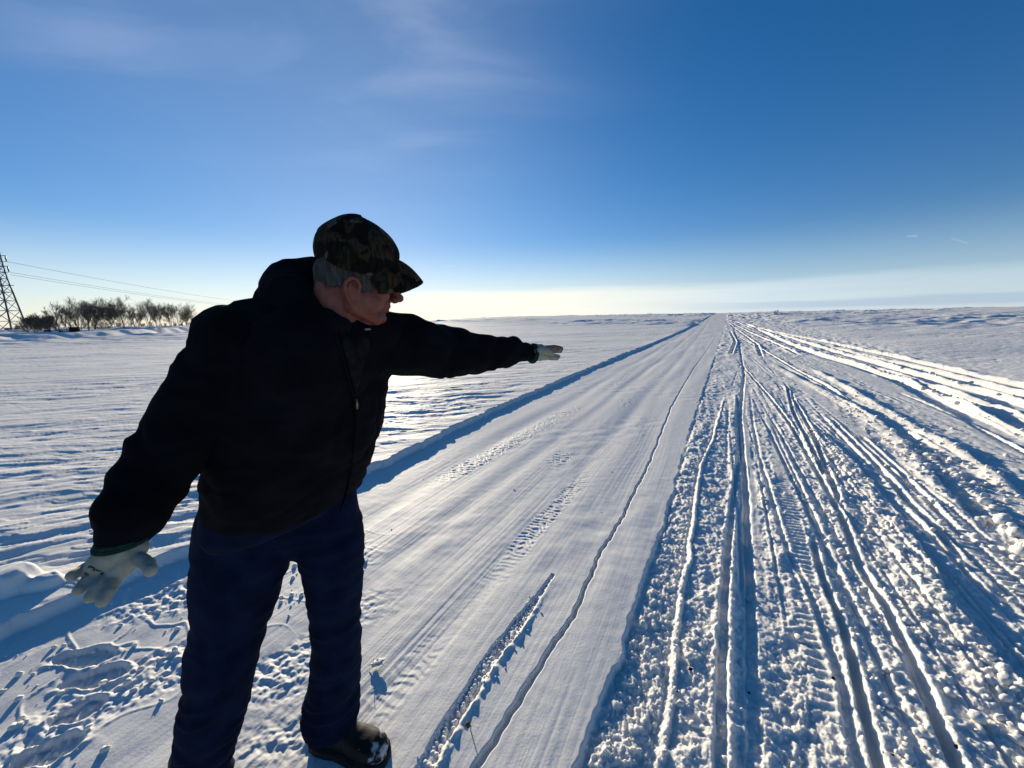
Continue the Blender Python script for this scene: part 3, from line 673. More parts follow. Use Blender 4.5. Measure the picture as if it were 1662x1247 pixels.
def boot_nodes(T_, b):
    L = T_.links.new
    noise_col((0.007, 0.005, 0.004), (0.024, 0.015, 0.010), 24, bump=0.4, bscale=220, bdist=0.001)(T_, b)
    base_sock = b.inputs['Base Color'].links[0].from_socket
    tc = nd(T_, 'ShaderNodeTexCoord'); sep = nd(T_, 'ShaderNodeSeparateXYZ'); L(tc.outputs['Object'], sep.inputs[0])
    n = nd(T_, 'ShaderNodeTexNoise'); L(tc.outputs['Object'], n.inputs['Vector']); n.inputs['Scale'].default_value = 42; n.inputs['Detail'].default_value = 6
    d = nd(T_, 'ShaderNodeMath'); d.operation = 'MULTIPLY_ADD'; L(sep.outputs[0], d.inputs[0]); d.inputs[1].default_value = 3.6; d.inputs[2].default_value = -0.78
    a = nd(T_, 'ShaderNodeMath'); a.operation = 'ADD'; L(d.outputs[0], a.inputs[0]); L(n.outputs['Fac'], a.inputs[1])
    r = nd(T_, 'ShaderNodeMapRange'); L(a.outputs[0], r.inputs['Value']); r.inputs['From Min'].default_value = 0.68; r.inputs['From Max'].default_value = 0.84
    mx = nd(T_, 'ShaderNodeMix'); mx.data_type = 'RGBA'; L(r.outputs[0], mx.inputs['Factor']); L(base_sock, mx.inputs[6]); mx.inputs[7].default_value = (0.5, 0.51, 0.52, 1)
    L(mx.outputs[2], b.inputs['Base Color'])
m_boot = mat('brown_boot_leather_with_snow', (0.04, 0.025, 0.015), 0.6, 0.3, boot_nodes)
m_sole = mat('black_rubber', (0.012, 0.011, 0.010), 0.8, 0.2, noise_col((0.010, 0.009, 0.008), (0.03, 0.028, 0.026), 30))
m_eye = mat('eye', (0.05, 0.04, 0.035), 0.3, 0.3)

UP = np.array([0, 0, 1.0])
ROOT = np.array([-0.80, 1.08, 0.0])
def horiz(a): a = np.array([a[0], a[1], 0.0]); return a / np.linalg.norm(a)
def facing(center, psi):
    """horizontal facing and left axes of a body turned psi degrees from looking at the photographer"""
    d = -horiz(center - CAM); c, s = math.cos(R_(psi)), math.sin(R_(psi))
    f = np.array([d[0] * c - d[1] * s, d[0] * s + d[1] * c, 0]); return f, np.array([-f[1], f[0], 0])
def project(P):
    d = np.asarray(P) - CAM; z = d @ Fv; return CX + FPX * (d @ Rv) / z, CY - FPX * (d @ Uv) / z
def section(l, r, y, Z, psi, ratio=0.75, power=2.3):
    """a level oval body section whose outline, from the photographer's side, spans l..r"""
    c = at((l + r) / 2, y, Z); k = (r - l) / 2 * Z / FPX
    t = np.linspace(0, 2 * np.pi, 48); ct, st_ = np.cos(t), np.sin(t)
    ct = np.sign(ct) * np.abs(ct) ** (2 / power); st_ = np.sign(st_) * np.abs(st_) ** (2 / power)
    for _ in range(8):
        f, s = facing(c, psi); px, py = project(c + k * (ct[:, None] * s + ratio * st_[:, None] * f))
        k *= (r - l) / (px.max() - px.min()); c = c + Rv * ((l + r) / 2 - (px.max() + px.min()) / 2) * Z / FPX
    return c, s * k, f * k * ratio

def build_man():
    # --- joints, metres
    sh_r, el_r, wr_r = at(392, 560, 0.98), at(277, 715, 0.90), at(205, 868, 0.765)
    sh_l, el_l, wr_l = at(622, 560, 1.20), at(750, 574, 1.36), at(858, 574, 1.52)
    hip_r, kn_r, an_r = at(395, 850, 1.17), at(352, 1085, 1.178), at(322, 1310, 1.215)
    hip_l, kn_l, an_l = at(530, 850, 1.26), at(545, 1030, 1.345), at(538, 1178, 1.43)
    # --- head frame: X forward, Y towards the photographer (his right ear), Z up
    yaw, pit = R_(24), R_(12)
    fh = np.array([math.cos(yaw), math.sin(yaw), 0]); hy = np.array([math.sin(yaw), -math.cos(yaw), 0])
    hx = fh * math.cos(pit) - UP * math.sin(pit); hz = fh * math.sin(pit) + UP * math.cos(pit)
    K = 1.04
    ear = at(573, 476, 0.985); hc = ear - hy * 0.074 * K
    def h(x, y, z): return hc + K * (x * hx + y * hy + z * hz)
    def hell(x, y, z, a, b, c): return ell(h(x, y, z), (hx * a * K, hy * b * K, hz * c * K))
    def hcap(p, q, r0, r1): return capsule(h(*p), h(*q), r0 * K, r1 * K)
    P = []
    P += [hell(-0.004, 0, 0.045, 0.088, 0.077, 0.090), hell(0.030, 0, 0.028, 0.060, 0.062, 0.078), hell(0.058, 0, 0.070, 0.038, 0.056, 0.040)]
    for s in (1, -1):
        P += [hcap((0.000, s * 0.056, -0.030), (0.066, s * 0.022, -0.050), 0.020, 0.018), hcap((0.000, s * 0.060, -0.030), (-0.012, s * 0.064, 0.01), 0.018, 0.018)]
        P += [hell(0.056, s * 0.040, 0.012, 0.034, 0.026, 0.026), hell(0.038, s * 0.052, -0.012, 0.040, 0.020, 0.034)]
        P += [hcap((0.090, s * 0.012, 0.062), (0.072, s * 0.046, 0.060), 0.012, 0.011), hcap((0.084, s * 0.016, 0.030), (0.072, s * 0.046, 0.034), 0.006, 0.006)]
        P += [hell(0.108, s * 0.012, 0.010, 0.012, 0.009, 0.009)]
        # ear: rim, lobe and bowl
        e = [(0.010, 0.072, 0.004), (0.013, 0.080, 0.020), (0.004, 0.088, 0.033), (-0.010, 0.093, 0.034), (-0.020, 0.093, 0.020), (-0.019, 0.090, 0.000), (-0.010, 0.084, -0.016), (0.002, 0.077, -0.030)]
        for a, b in zip(e[:-1], e[1:]): P.append(hcap((a[0], s * a[1], a[2]), (b[0], s * b[1], b[2]), 0.0050, 0.0050))
        P += [hell(0.002, s * 0.075, -0.029, 0.008, 0.006, 0.009), hell(-0.002, s * 0.070, 0.004, 0.015, 0.006, 0.026), hcap((0.013, s * 0.072, -0.004), (0.013, s * 0.072, 0.004), 0.005, 0.005), hcap((-0.009, s * 0.083, 0.022), (-0.009, s * 0.081, -0.006), 0.0035, 0.0035)]
    P += [hcap((0.088, 0, 0.060), (0.110, 0, 0.024), 0.013, 0.013), hell(0.118, 0, 0.018, 0.014, 0.012, 0.012), hell(0.102, 0, 0.011, 0.014, 0.014, 0.008)]
    P += [hell(0.080, 0, -0.004, 0.018, 0.028, 0.016), hell(0.092, 0, -0.010, 0.009, 0.020, 0.0065), hell(0.090, 0, -0.022, 0.009, 0.018, 0.006), hell(0.072, 0, -0.020, 0.020, 0.030, 0.022)]
    P += [hell(0.078, 0, -0.046, 0.017, 0.022, 0.015), hcap((0.05, 0, -0.048), (0.066, 0, -0.050), 0.026, 0.020), hcap((0.02, 0, -0.045), (0.055, 0, -0.048), 0.038, 0.026)]
    P += [capsule(h(-0.028, 0, -0.0), at(545, 560, 1.07), 0.066, 0.074), hcap((-0.02, 0, -0.03), (0.025, 0, -0.05), 0.056, 0.042)]
    neck0 = at(540, 560, 1.07)
    # trunk and limbs under the clothes
    chest, belly, pelv = at(492, 610, 1.10), at(468, 720, 1.15), at(462, 800, 1.22)
    P += [capsule(neck0, chest, 0.075, 0.12), capsule(chest, belly, 0.125, 0.125), capsule(belly, pelv, 0.125, 0.10), capsule(neck0, sh_r, 0.06, 0.06), capsule(neck0, sh_l, 0.06, 0.06)]
    P += chain([sh_r, el_r, wr_r], [0.055, 0.042, 0.027]) + chain([sh_l, el_l, wr_l], [0.055, 0.042, 0.027])
    P += chain([pelv, hip_r, kn_r, an_r], [0.10, 0.075, 0.052, 0.036]) + chain([pelv, hip_l, kn_l, an_l], [0.10, 0.07, 0.045, 0.034])
    P += [capsule(an_r, an_r + [0.10, -0.12, -0.03], 0.03, 0.022), capsule(an_l, an_l + [0.15, -0.04, -0.05], 0.03, 0.022)]
    # fingers: (base, joint, tip) seen from the photographer's side
    FR = dict(pinky=[(150, 914, .748), (131, 928, .728), (117, 935, .712)], ring=[(158, 924, .742), (141, 944, .716), (129, 957, .702)],
              middle=[(169, 932, .738), (157, 954, .710), (146, 971, .696)], index=[(187, 936, .738), (177, 960, .712), (166, 976, .698)], thumb=[(222, 903, .752), (240, 915, .738), (244, 927, .726)])
    FL = dict(index=[(884, 566, 1.545), (900, 565, 1.575), (910, 566.5, 1.60)], middle=[(884, 569, 1.56), (899, 568.5, 1.59), (909, 569, 1.615)],
              ring=[(885, 575, 1.555), (898, 578, 1.58), (906, 579, 1.595)], pinky=[(884, 579, 1.545), (896, 581.5, 1.565), (904, 582, 1.58)], thumb=[(876, 568, 1.50), (887, 571, 1.505), (895, 574, 1.52)])
    for wr, FD, k in ((wr_r, FR, 1), (wr_l, FL, 1)):
        for nm, ps in FD.items():
            q = [at(*p) for p in ps]; P += chain([wr] + q[:1], [0.022, 0.009]); P += chain(q, [0.008, 0.0075, 0.006], 10)
    body = remesh(P, 0.0034, 3, 0.5)
    man = obj('person', body, m_skin, None, ROOT)
    setco(body, co(body) - ROOT.astype(np.float32))
    body.polygons.foreach_set('use_smooth', np.ones(len(body.polygons), dtype=bool))
    tag(man, 'man in dark hooded jacket, jeans and camouflage cap pointing along the snowy road', 'person')
    for s in (1, -1):
        v, f = ell(h(0.073, s * 0.032, 0.043), (hx * 0.0125, hy * 0.0125, hz * 0.0125)); place('eye', mesh_np('eye', v, f), m_eye, man, ROOT)

    # --- hair: a cropped shell round the back and sides
    def hair():
        nu, nv = 120, 60; V = []; ok = []
        for j in range(nv):
            for i in range(nu):
                ph = 2 * math.pi * i / nu; th = -0.55 + 1.5 * j / (nv - 1)
                x = -0.004 + 0.092 * math.cos(ph) * math.cos(th); y = 0.081 * math.sin(ph) * math.cos(th); z = 0.045 + 0.094 * math.sin(th)
                w = 1 + 0.045 * mnoise.noise(Vector((x * 160, y * 160, z * 45))) + 0.03 * mnoise.noise(Vector((x * 60, y * 60, z * 25)))
                lo = 0.004 - 0.012 * (x < -0.05) + 0.01 * mnoise.noise(Vector((x * 90, y * 90, 3)))
                fr = 0.052 - 0.010 * mnoise.noise(Vector((z * 90, y * 60, 1)))
                earz = (abs(x + 0.004) < 0.022 and z < 0.028)
                inside = z > lo and x < fr and not (x > 0.015 and z < 0.004) and not earz
                k = (w if inside else 0.93)
                V.append(h(-0.004 + (x + 0.004) * k, y * k, 0.045 + (z - 0.045) * k)); ok.append(inside)
        F = []
        for j in range(nv - 1):
            for i in range(nu):
                q = [j * nu + i, j * nu + (i + 1) % nu, (j + 1) * nu + (i + 1) % nu, (j + 1) * nu + i]
                if any(ok[t] for t in q): F.append(q)
        return mesh_np('hair', np.array(V), F)
    place('hair', hair(), m_hair, man, ROOT)

    # --- cap
    def crown():
        nu, nv = 120, 44; V = []
        for j in range(nv):
            t = j / (nv - 1)
            for i in range(nu):
                ph = 2 * math.pi * i / nu; c, s = math.cos(ph), math.sin(ph)
                zb = 0.050 + 0.022 * sm(-0.2, -1, c) + 0.058 * sm(0.70, 1.0, c)
                z = zb + (0.198 - zb) * t
                w = (1 - t ** 2.7) ** 0.56 if t < 1 else 0.0
                bul = 1 + 0.11 * math.sin(math.pi * min(t * 1.25, 1)) * sm(0.1, -1, c) + 0.03 * math.sin(math.pi * t)
                a = 0.107 if c > 0 else 0.088
                x = -0.006 + a * c * w * bul - 0.022 * t * (c < 0) * 0 - 0.030 * t * t * sm(0.2, 1, c) * (1 - t); y = 0.085 * s * w * (1 + 0.05 * math.sin(math.pi * t))
                z2 = z - 0.010 * sm(0.0, 1.0, c) * t * w * 0.8 + 0.004 * (t > 0.5) * (c < 0)
                seam = min(abs(((ph / (math.pi / 3) + 0.5) % 1) - 0.5) * 1, 1); g = 0.985 + 0.015 * sm(0.0, 0.05, seam)
                wv = 1 + 0.022 * mnoise.noise(Vector((x * 26, y * 26, z * 30))) * math.sin(math.pi * t)
                V.append(h((x + 0.006) * g * wv - 0.006, y * g * wv, z2))
        F = [[j * nu + i, j * nu + (i + 1) % nu, (j + 1) * nu + (i + 1) % nu, (j + 1) * nu + i] for j in range(nv - 1) for i in range(nu)]
        me = mesh_np('cap', np.array(V), F); return me
    capo = place('cap', crown(), m_camo, man, ROOT)
    md = capo.modifiers.new('thick', 'SOLIDIFY'); md.thickness = 0.003; md.offset = -1
    def brim():
        V = []; n, m = 41, 12
        for side in (0, 1):
            for j in range(m):
                t = j / (m - 1)
                for i in range(n):
                    ph = R_(-74 + 148 * i / (n - 1)); e = 0.074 * (1 - 0.10 * abs(math.sin(ph)) ** 4)
                    x = -0.004 + 0.106 * math.cos(ph); y = 0.084 * math.sin(ph)
                    x += e * t * (1 - 0.62 * abs(math.sin(ph)) ** 5); y *= 1 - 0.04 * t
                    z = 0.119 - 10.5 * y * y - 0.014 * t - 0.028 * t * t
                    if side: z -= 0.0045 * (1 - 0.3 * t ** 6)
                    V.append(h(x, y, z))
        F = []
        N = n * m
        for j in range(m - 1):
            for i in range(n - 1):
                q = [j * n + i, (j + 1) * n + i, (j + 1) * n + i + 1, j * n + i + 1]; F.append(q); F.append([N + k for k in q[::-1]])
        bd = [i for i in range(n)] + [j * n + n - 1 for j in range(1, m)] + [(m - 1) * n + i for i in range(n - 2, -1, -1)] + [j * n for j in range(m - 2, 0, -1)]
        for k in range(len(bd)): a, b = bd[k], bd[(k + 1) % len(bd)]; F.append([a, b, N + b, N + a])
        return mesh_np('brim', np.array(V), F)
    place('brim', brim(), m_camo, capo, ROOT)
    v, f = ell(h(-0.008, 0, 0.199), (hx * 0.008, hy * 0.008, hz * 0.005)); place('button', mesh_np('button', v, f), m_camo, capo, ROOT)

    # --- jacket
    J = [loft([section(336, 580, 812, 1.20, 36), section(322, 592, 798, 1.195, 36), section(320, 598, 775, 1.18, 38), section(322, 607, 740, 1.165, 40), section(327, 618, 700, 1.14, 42), section(332, 630, 645, 1.12, 42),
               section(338, 635, 595, 1.10, 42), section(352, 636, 557, 1.09, 42), section(385, 622, 527, 1.08, 42), section(440, 596, 506, 1.075, 42)], 48, 2.3)]
    J += [capsule(at(500, 525, 1.08), sh_r, 0.085, 0.100), capsule(at(560, 535, 1.10), sh_l, 0.085, 0.098), capsule(at(465, 520, 1.05), at(375, 548, 0.985), 0.075, 0.078)]
    ps = [(402, 560, .98, .098), (356, 615, .955, .088), (307, 680, .915, .076), (274, 728, .885, .072), (246, 780, .845, .068), (217, 826, .795, .058), (210, 848, .773, .054), (203, 862, .765, .046), (199, 880, .760, .0355)]
    J += [sleeve([at(*p[:3]) for p in ps], [p[3] for p in ps])]
    J += [ell(at(222, 838, .795), (Rv * 0.050, Uv * 0.024, Fv * 0.050)), ell(at(232, 800, .82), (Rv * 0.060, Uv * 0.045, Fv * 0.060))]
    pl = [(600, 556, 1.18, .100), (650, 560, 1.235, .099), (695, 567, 1.295, .092), (735, 572, 1.35, .086), (775, 574, 1.40, .074), (805, 575, 1.44, .060), (832, 572, 1.475, .050), (845, 573, 1.495, .038), (862, 574, 1.525, .033)]
    J += [sleeve([at(*p[:3]) for p in pl], [p[3] for p in pl])]
    J += [ell(at(831, 568, 1.475), (Rv * 0.034, Uv * 0.047, Fv * 0.045)), ell(at(728, 556, 1.345), (Rv * 0.05, Uv * 0.046, Fv * 0.06)), ell(at(785, 562, 1.40), (Rv * 0.06, Uv * 0.038, Fv * 0.055))]
    jm = remesh(J, 0.006, 6, 0.5)
    ax_r, ax_l = nrm(wr_r - sh_r), nrm(wr_l - sh_l)
    def jw(p):
        d = 0.008 * nz(p, 7, 3) + 0.005 * nz(p, 15, 9) - 0.006 * max(0, 1 - abs(nz(p, 5.5, 21)) * 9)
        wrap = Vector((p[0] * 9 + p[2] * 6, p[1] * 9, p[2] * 22)); d += 0.005 * (1 - abs(mnoise.noise(wrap)) * 2)
        q = np.asarray(p) - sh_l
        t = q @ ax_l
        if 0.02 < t < 0.65 and np.linalg.norm(q - t * ax_l) < 0.14: d += 0.0022 * math.sin(t * 60 + 7 * nz(p, 7, 1)) * sm(0.02, 0.15, t)
        q = np.asarray(p) - el_r; t = q @ ax_r
        if -0.16 < t < 0.28 and np.linalg.norm(q - t * ax_r) < 0.15: d += 0.0025 * math.sin(t * 60 + 7 * nz(p, 7, 2)) * sm(-0.16, -0.05, t)
        return d
    wrinkle(jm, jw)
    jv = co(jm); bvh = BVHTree.FromPolygons([tuple(map(float, p)) for p in jv], [list(pp.vertices) for pp in jm.polygons])
    def surf(px, py, off=0.0):
        d = Vector(at(px, py, 1.0) - CAM).normalized(); hit, n, i, dist = bvh.ray_cast(Vector(CAM), d)
        if hit is None: return at(px, py, 1.05)
        return np.array(hit + n * off)
    jk = place('jacket', jm, m_jacket, man, ROOT)
    H = [sleeve([at(566, 532, .985), at(530, 528, .965), at(497, 510, .985), at(468, 485, 1.03), at(466, 467, 1.09), at(487, 452, 1.14), at(525, 455, 1.19), at(570, 480, 1.20), at(612, 512, 1.16), at(604, 530, 1.10)],
                [0.016, 0.026, 0.046, 0.060, 0.064, 0.058, 0.058, 0.050, 0.035, 0.018], 5, 24)]
    H += [capsule(at(470, 482, 1.02), at(500, 520, 1.03), 0.058, 0.07), capsule(at(500, 448, 1.12), at(512, 430, 1.13), 0.042, 0.022), capsule(at(452, 478, 1.06), at(446, 490, 1.08), 0.040, 0.05)]
    hm = remesh(H, 0.005, 5, 0.5); wrinkle(hm, lambda p: 0.006 * nz(p, 11, 5) + 0.004 * (1 - 2 * abs(nz(p, 14, 8))))
    place('hood', hm, m_jacket, jk, ROOT)
    # open collar, zip and cord ends
    pv = [surf(x, y, 0.003) for x, y in ((556, 536), (596, 535), (592, 560), (584, 590), (577, 630))]; pv2 = [surf(x, y, 0.003) for x, y in ((560, 550), (577, 545), (578, 575), (574, 600))]
    ptsl = [(548, 538), (553, 556), (559, 580), (566, 606), (574, 634)]; ptsr = [(600, 537), (597, 556), (592, 580), (586, 606), (577, 634)]
    V, F = [], []
    for (a, b), (c_, d_) in zip(ptsl, ptsr):
        for t in np.linspace(0, 1, 7): V.append(surf(a + (c_ - a) * t, b + (d_ - b) * t, 0.0035))
    for j in range(4):
        for i in range(6): F.append([j * 7 + i, j * 7 + i + 1, (j + 1) * 7 + i + 1, (j + 1) * 7 + i])
    so_ = place('shirt', mesh_np('shirt', np.array(V), F), m_shirt, man, ROOT); md = so_.modifiers.new('t', 'SOLIDIFY'); md.thickness = 0.003
    zp = [(541, 541), (546, 556), (553, 578), (561, 604), (569, 632), (575, 656), (575, 690), (573, 720), (570, 750), (565, 780), (559, 808), (553, 830)]
    zl = tube([surf(x, y, 0.004) for x, y in zp], 0.0035); zo = place('zip', mesh_np('zip', *zl), m_jacket, jk, ROOT)
    a = surf(575, 650, 0.009); v, f = loft([(a + UP * 0.004, Rv * 0.003, Fv * 0.0025), (a - UP * 0.012, Rv * 0.004, Fv * 0.0025), (a - UP * 0.024, Rv * 0.0025, Fv * 0.002)], 10)
    place('zip_pull', mesh_np('zip_pull', v, f), m_brass, zo, ROOT)
    for x, y, dx in ((556, 535.5, 5), (594, 535, -5)):
        a, b = surf(x - dx * 0.6, y, 0.006), surf(x + dx * 0.6, y + 0.5, 0.006); place('cord_end', mesh_np('cord_end', *capsule(a, b, 0.0028, 0.0028, 10)), m_white, jk, ROOT)

    # --- jeans
    def leg(ps): return sleeve([at(*p[:3]) for p in ps], [p[3] for p in ps], 6, 30)
    Lg = [loft([section(334, 582, 745, 1.185, 34, 0.66), section(326, 588, 775, 1.195, 34, 0.66), section(320, 590, 800, 1.20, 34, 0.62), section(322, 588, 820, 1.205, 34, 0.54), section(340, 574, 834, 1.21, 34, 0.36)], 48, 2.2)]
    def R2(w, Z): return w / 2 * Z / FPX
    lr = [(408, 800, 1.20, R2(110, 1.2)), (404, 850, 1.197, R2(140, 1.197)), (398, 895, 1.192, R2(138, 1.19)), (386, 955, 1.185, R2(124, 1.18)), (372, 1020, 1.18, R2(104, 1.18)), (362, 1068, 1.178, R2(100, 1.178)), (356, 1108, 1.178, R2(95, 1.178)),
          (347, 1150, 1.18, R2(90, 1.18)), (338, 1190, 1.185, R2(84, 1.185)), (330, 1235, 1.193, R2(74, 1.193)), (326, 1270, 1.20, R2(78, 1.2)), (324, 1292, 1.208, R2(82, 1.208))]
    ll = [(526, 800, 1.25, R2(96, 1.25)), (530, 845, 1.262, R2(104, 1.262)), (537, 890, 1.278, R2(100, 1.278)), (544, 970, 1.308, R2(80, 1.308)), (546, 1030, 1.34, R2(75, 1.34)), (545, 1085, 1.372, R2(73, 1.37)), (541, 1116, 1.395, R2(74, 1.395)), (538, 1146, 1.417, R2(78, 1.417)), (536, 1166, 1.43, R2(80, 1.43))]
    jn = remesh(Lg + [leg(lr), leg(ll), capsule(at(428, 838, 1.20), at(520, 842, 1.24), 0.105, 0.10), capsule(at(440, 872, 1.21), at(512, 876, 1.245), 0.062, 0.062)], 0.0055, 14, 0.5)
    def kw(p):
        d = 0.005 * nz(p, 8, 4) + 0.003 * nz(p, 19, 6)
        low = 1 - sm(0.15, 0.5, p[2])
        d += (0.0045 + 0.007 * low) * (1 - 2.2 * abs(mnoise.noise(Vector((p[0] * 6, p[1] * 6, p[2] * 20)))))
        return d
    wrinkle(jn, kw)
    jo = place('jeans', jn, m_jeans, man, ROOT)

    # --- boots
    def boot(heel, toe, an):
        d = nrm([toe[0] - heel[0], toe[1] - heel[1], 0]); sd = np.array([-d[1], d[0], 0]); L = math.hypot(toe[0] - heel[0], toe[1] - heel[1])
        prof = [(0.00, .020, .060), (0.03, .033, .085), (0.12, .040, .110), (0.25, .042, .125), (0.38, .041, .112), (0.50, .043, .092), (0.62, .049, .078), (0.75, .054, .070), (0.86, .053, .064), (0.94, .042, .054), (0.985, .026, .042), (1.0, .010, .034)]
        secs = [(heel + d * L * t + UP * (hh / 2 + 0.012), sd * w, UP * (hh / 2)) for t, w, hh in prof]
        up = loft(secs, 28, 2.5)
        me = remesh([up, capsule(heel + d * L * 0.24 + UP * 0.09, np.array([an[0], an[1], 0.24]), 0.047, 0.050)], 0.004, 3, 0.5)
        wrinkle(me, lambda p: 0.0025 * nz(p, 30, 1) - 0.002 * max(0, 1 - abs(((np.asarray(p) - heel) @ d) / L - 0.52 + 0.03 * nz(p, 20, 2)) / 0.03))
        sv = []
        for t, w, hh in prof: sv.append((t, w * 1.08 + 0.002))
        V = []; prs = [(t, w) for t, w in sv]
        out = [(t, w) for t, w in prs] + [(t, -w) for t, w in prs[::-1]]
        for z in (-0.006, 0.010, 0.022):
            for t, w in out:
                arch = 0.006 if (0.30 < t < 0.48 and z < 0) else 0
                V.append(heel + d * (L * (t * 1.03 - 0.012)) + sd * w + UP * (z + arch))
        n = len(out); F = []
        for k in range(2):
            for i in range(n): j = (i + 1) % n; F.append([k * n + i, k * n + j, (k + 1) * n + j, (k + 1) * n + i])
        F.append(list(range(n))[::-1]); F.append([2 * n + i for i in range(n)])
        org = np.array([heel[0], heel[1], 0.0])
        bo = obj('boot', me, m_boot, man, org - ROOT); bo.rotation_euler = (0, 0, math.atan2(d[1], d[0]))
        inv = np.array([[d[0], d[1], 0], [-d[1], d[0], 0], [0, 0, 1]])
        setco(me, (co(me) - org) @ inv.T)
        ms = mesh_np('sole', (np.array(V) - org) @ inv.T, F); obj('sole', ms, m_sole, bo)
    boot(np.array([-0.765, 1.212, 0.0]), np.array([-0.470, 1.140, 0.0]), an_l)
    boot(np.array([-1.045, 1.045, 0.0]), np.array([-0.905, 0.775, 0.0]), an_r)

    # --- gloves
    def glove(FD, palm, cuffring, wrist, tan=()):
        G = []
        for nm, ps in FD.items():
            q = [at(*p) for p in ps]; r = 0.0125 if nm == 'thumb' else (0.0098 if nm == 'pinky' else 0.0110)
            G += chain(q, [r * 1.04, r, r * 0.9], 14)
            mid = (wrist + q[0]) / 2
            G += [capsule(wrist, q[0], 0.018 if nm != 'thumb' else 0.016, r * 1.1, 14)]
        G += palm
        return remesh(G, 0.0022, 4, 0.5)
    wR = at(198, 898, .757)
    ah = Rv; bh = horiz(at(198, 880, .757) - CAM); ah = nrm(np.cross(UP, bh))
    gr = glove(FR, [loft([(at(198, 884, .757), ah * 0.0385, bh * 0.036), (at(194, 893, .755), ah * 0.042, bh * 0.033), (at(185, 908, .750), ah * 0.041, bh * 0.026), (at(172, 926, .742), ah * 0.031, bh * 0.016)], 32), capsule(at(160, 912, .748), at(192, 926, .744), 0.018, 0.018), capsule(at(176, 896, .757), at(165, 918, .745), 0.021, 0.017), capsule(at(215, 898, .755), at(200, 922, .745), 0.021, 0.018), capsule(at(178, 893, .758), at(216, 893, .757), 0.024, 0.024)], None, wR)
    wrinkle(gr, lambda p: 0.0016 * nz(p, 45, 2) + 0.0010 * nz(p, 95, 7))
    bg_ = BVHTree.FromPolygons([tuple(map(float, p)) for p in co(gr)], [list(pp.vertices) for pp in gr.polygons])
    def gs(px, py, off=0.0012):
        hit, n, i, dist = bg_.ray_cast(Vector(CAM), Vector(at(px, py, 1.0) - CAM).normalized())
        return np.array(hit + n * off) if hit is not None else at(px, py, .73)
    go = place('glove', gr, m_glove, man, ROOT)
    # knitted cuff
    def cuff(c, q, ra, rb, a, b, wd):
        d = nrm(np.asarray(q) - np.asarray(c)); secs = []
        for t in np.linspace(0, 1, 9):
            k = 1 + 0.05 * math.sin(t * math.pi * 4); secs.append((np.asarray(c) + d * wd * t, a * ra * k * (1 + 0.12 * t), b * rb * k * (1 + 0.12 * t)))
        return mesh_np('cuff', *loft(secs, 36))
    bh = horiz(at(198, 880, .757) - CAM); ah = nrm(np.cross(UP, bh))
    place('cuff', cuff(at(199, 872, .757), at(198, 890, .757), 0.0385, 0.038, ah, bh, 0.012), m_gcuff, go, ROOT)
    # the worn, illegible print on the back of the glove: dark strokes and a red mark
    strokes = [((144, 921.5), (148, 920)), ((145, 919), (150, 921.5)), ((150.5, 920.5), (155, 923)), ((151, 924.5), (154.5, 926)), ((156, 924), (160, 926.5)), ((161, 927), (164.5, 926)), ((165.5, 930), (169.5, 929)), ((163, 931.5), (167, 934))]
    place('print', mesh_np('print', *join([tube([gs(*a), gs((a[0] + b[0]) / 2, (a[1] + b[1]) / 2), gs(*b)], 0.0010, 6) for a, b in strokes])), m_ink, go, ROOT)
    place('print', mesh_np('print', *join([tube([gs(138.5, 930), gs(142, 932.5)], 0.0016, 6), tube([gs(140, 933.5), gs(143.5, 934.5)], 0.0013, 6)])), m_red, go, ROOT)
    wL = at(868, 573, 1.525)
    gl = glove(FL, [capsule(at(870, 567, 1.53), at(884, 568, 1.55), 0.022, 0.018), capsule(at(870, 578, 1.53), at(884, 578, 1.55), 0.022, 0.017), capsule(at(877, 567, 1.535), at(877, 577, 1.535), 0.021, 0.021)], None, wL)
    wrinkle(gl, lambda p: 0.0016 * nz(p, 45, 12))
    go = place('glove', gl, m_glove, man, ROOT)
    place('cuff', cuff(at(862, 574, 1.52), at(872, 573.5, 1.537), 0.036, 0.035, Uv, nrm(np.cross(Uv, nrm(wr_l - el_l))), 0.011), m_gcuff, go, ROOT)
    palmtan = remesh(chain([at(*p) for p in FL['index']], [0.0132, 0.0132, 0.0115], 14) + chain([at(*p) for p in FL['middle']], [0.0132, 0.0132, 0.0115], 14), 0.0022, 4)
    place('finger_coating', palmtan, m_tan, go, ROOT)
build_man()

# ------------------------------------------------------------------ bare trees on the drift, far left
m_bark = mat('grey_bark', (0.05, 0.045, 0.04), 0.95, 0.05, noise_col((0.06, 0.05, 0.042), (0.13, 0.11, 0.095), 6))
m_twig = mat('twigs', (0.055, 0.048, 0.04), 0.95, 0.05, noise_col((0.17, 0.14, 0.11), (0.30, 0.25, 0.20), 4))
def tubes_mesh(name, tubes):
    """many thin three sided tubes as one mesh; tubes: list of (points, radii)"""
    vs, fs, k = [], [], 0
    ang = np.array([0, 2.094, 4.189]); ca, sa = np.cos(ang), np.sin(ang)
    for P, r in tubes:
        P = np.asarray(P); d = P[-1] - P[0]; a, b = frame(d + 1e-9); m = len(P)
        ring = ca[:, None] * a + sa[:, None] * b
        vs.append((P[:, None, :] + np.asarray(r)[:, None, None] * ring[None]).reshape(-1, 3))
        i = np.arange(m - 1)[:, None] * 3; j = np.arange(3)[None]; jn = (j + 1) % 3
        fs.append(np.stack([i + j, i + jn, i + 3 + jn, i + 3 + j], -1).reshape(-1, 4) + k); k += m * 3
    return mesh_np(name, np.concatenate(vs), np.concatenate(fs))
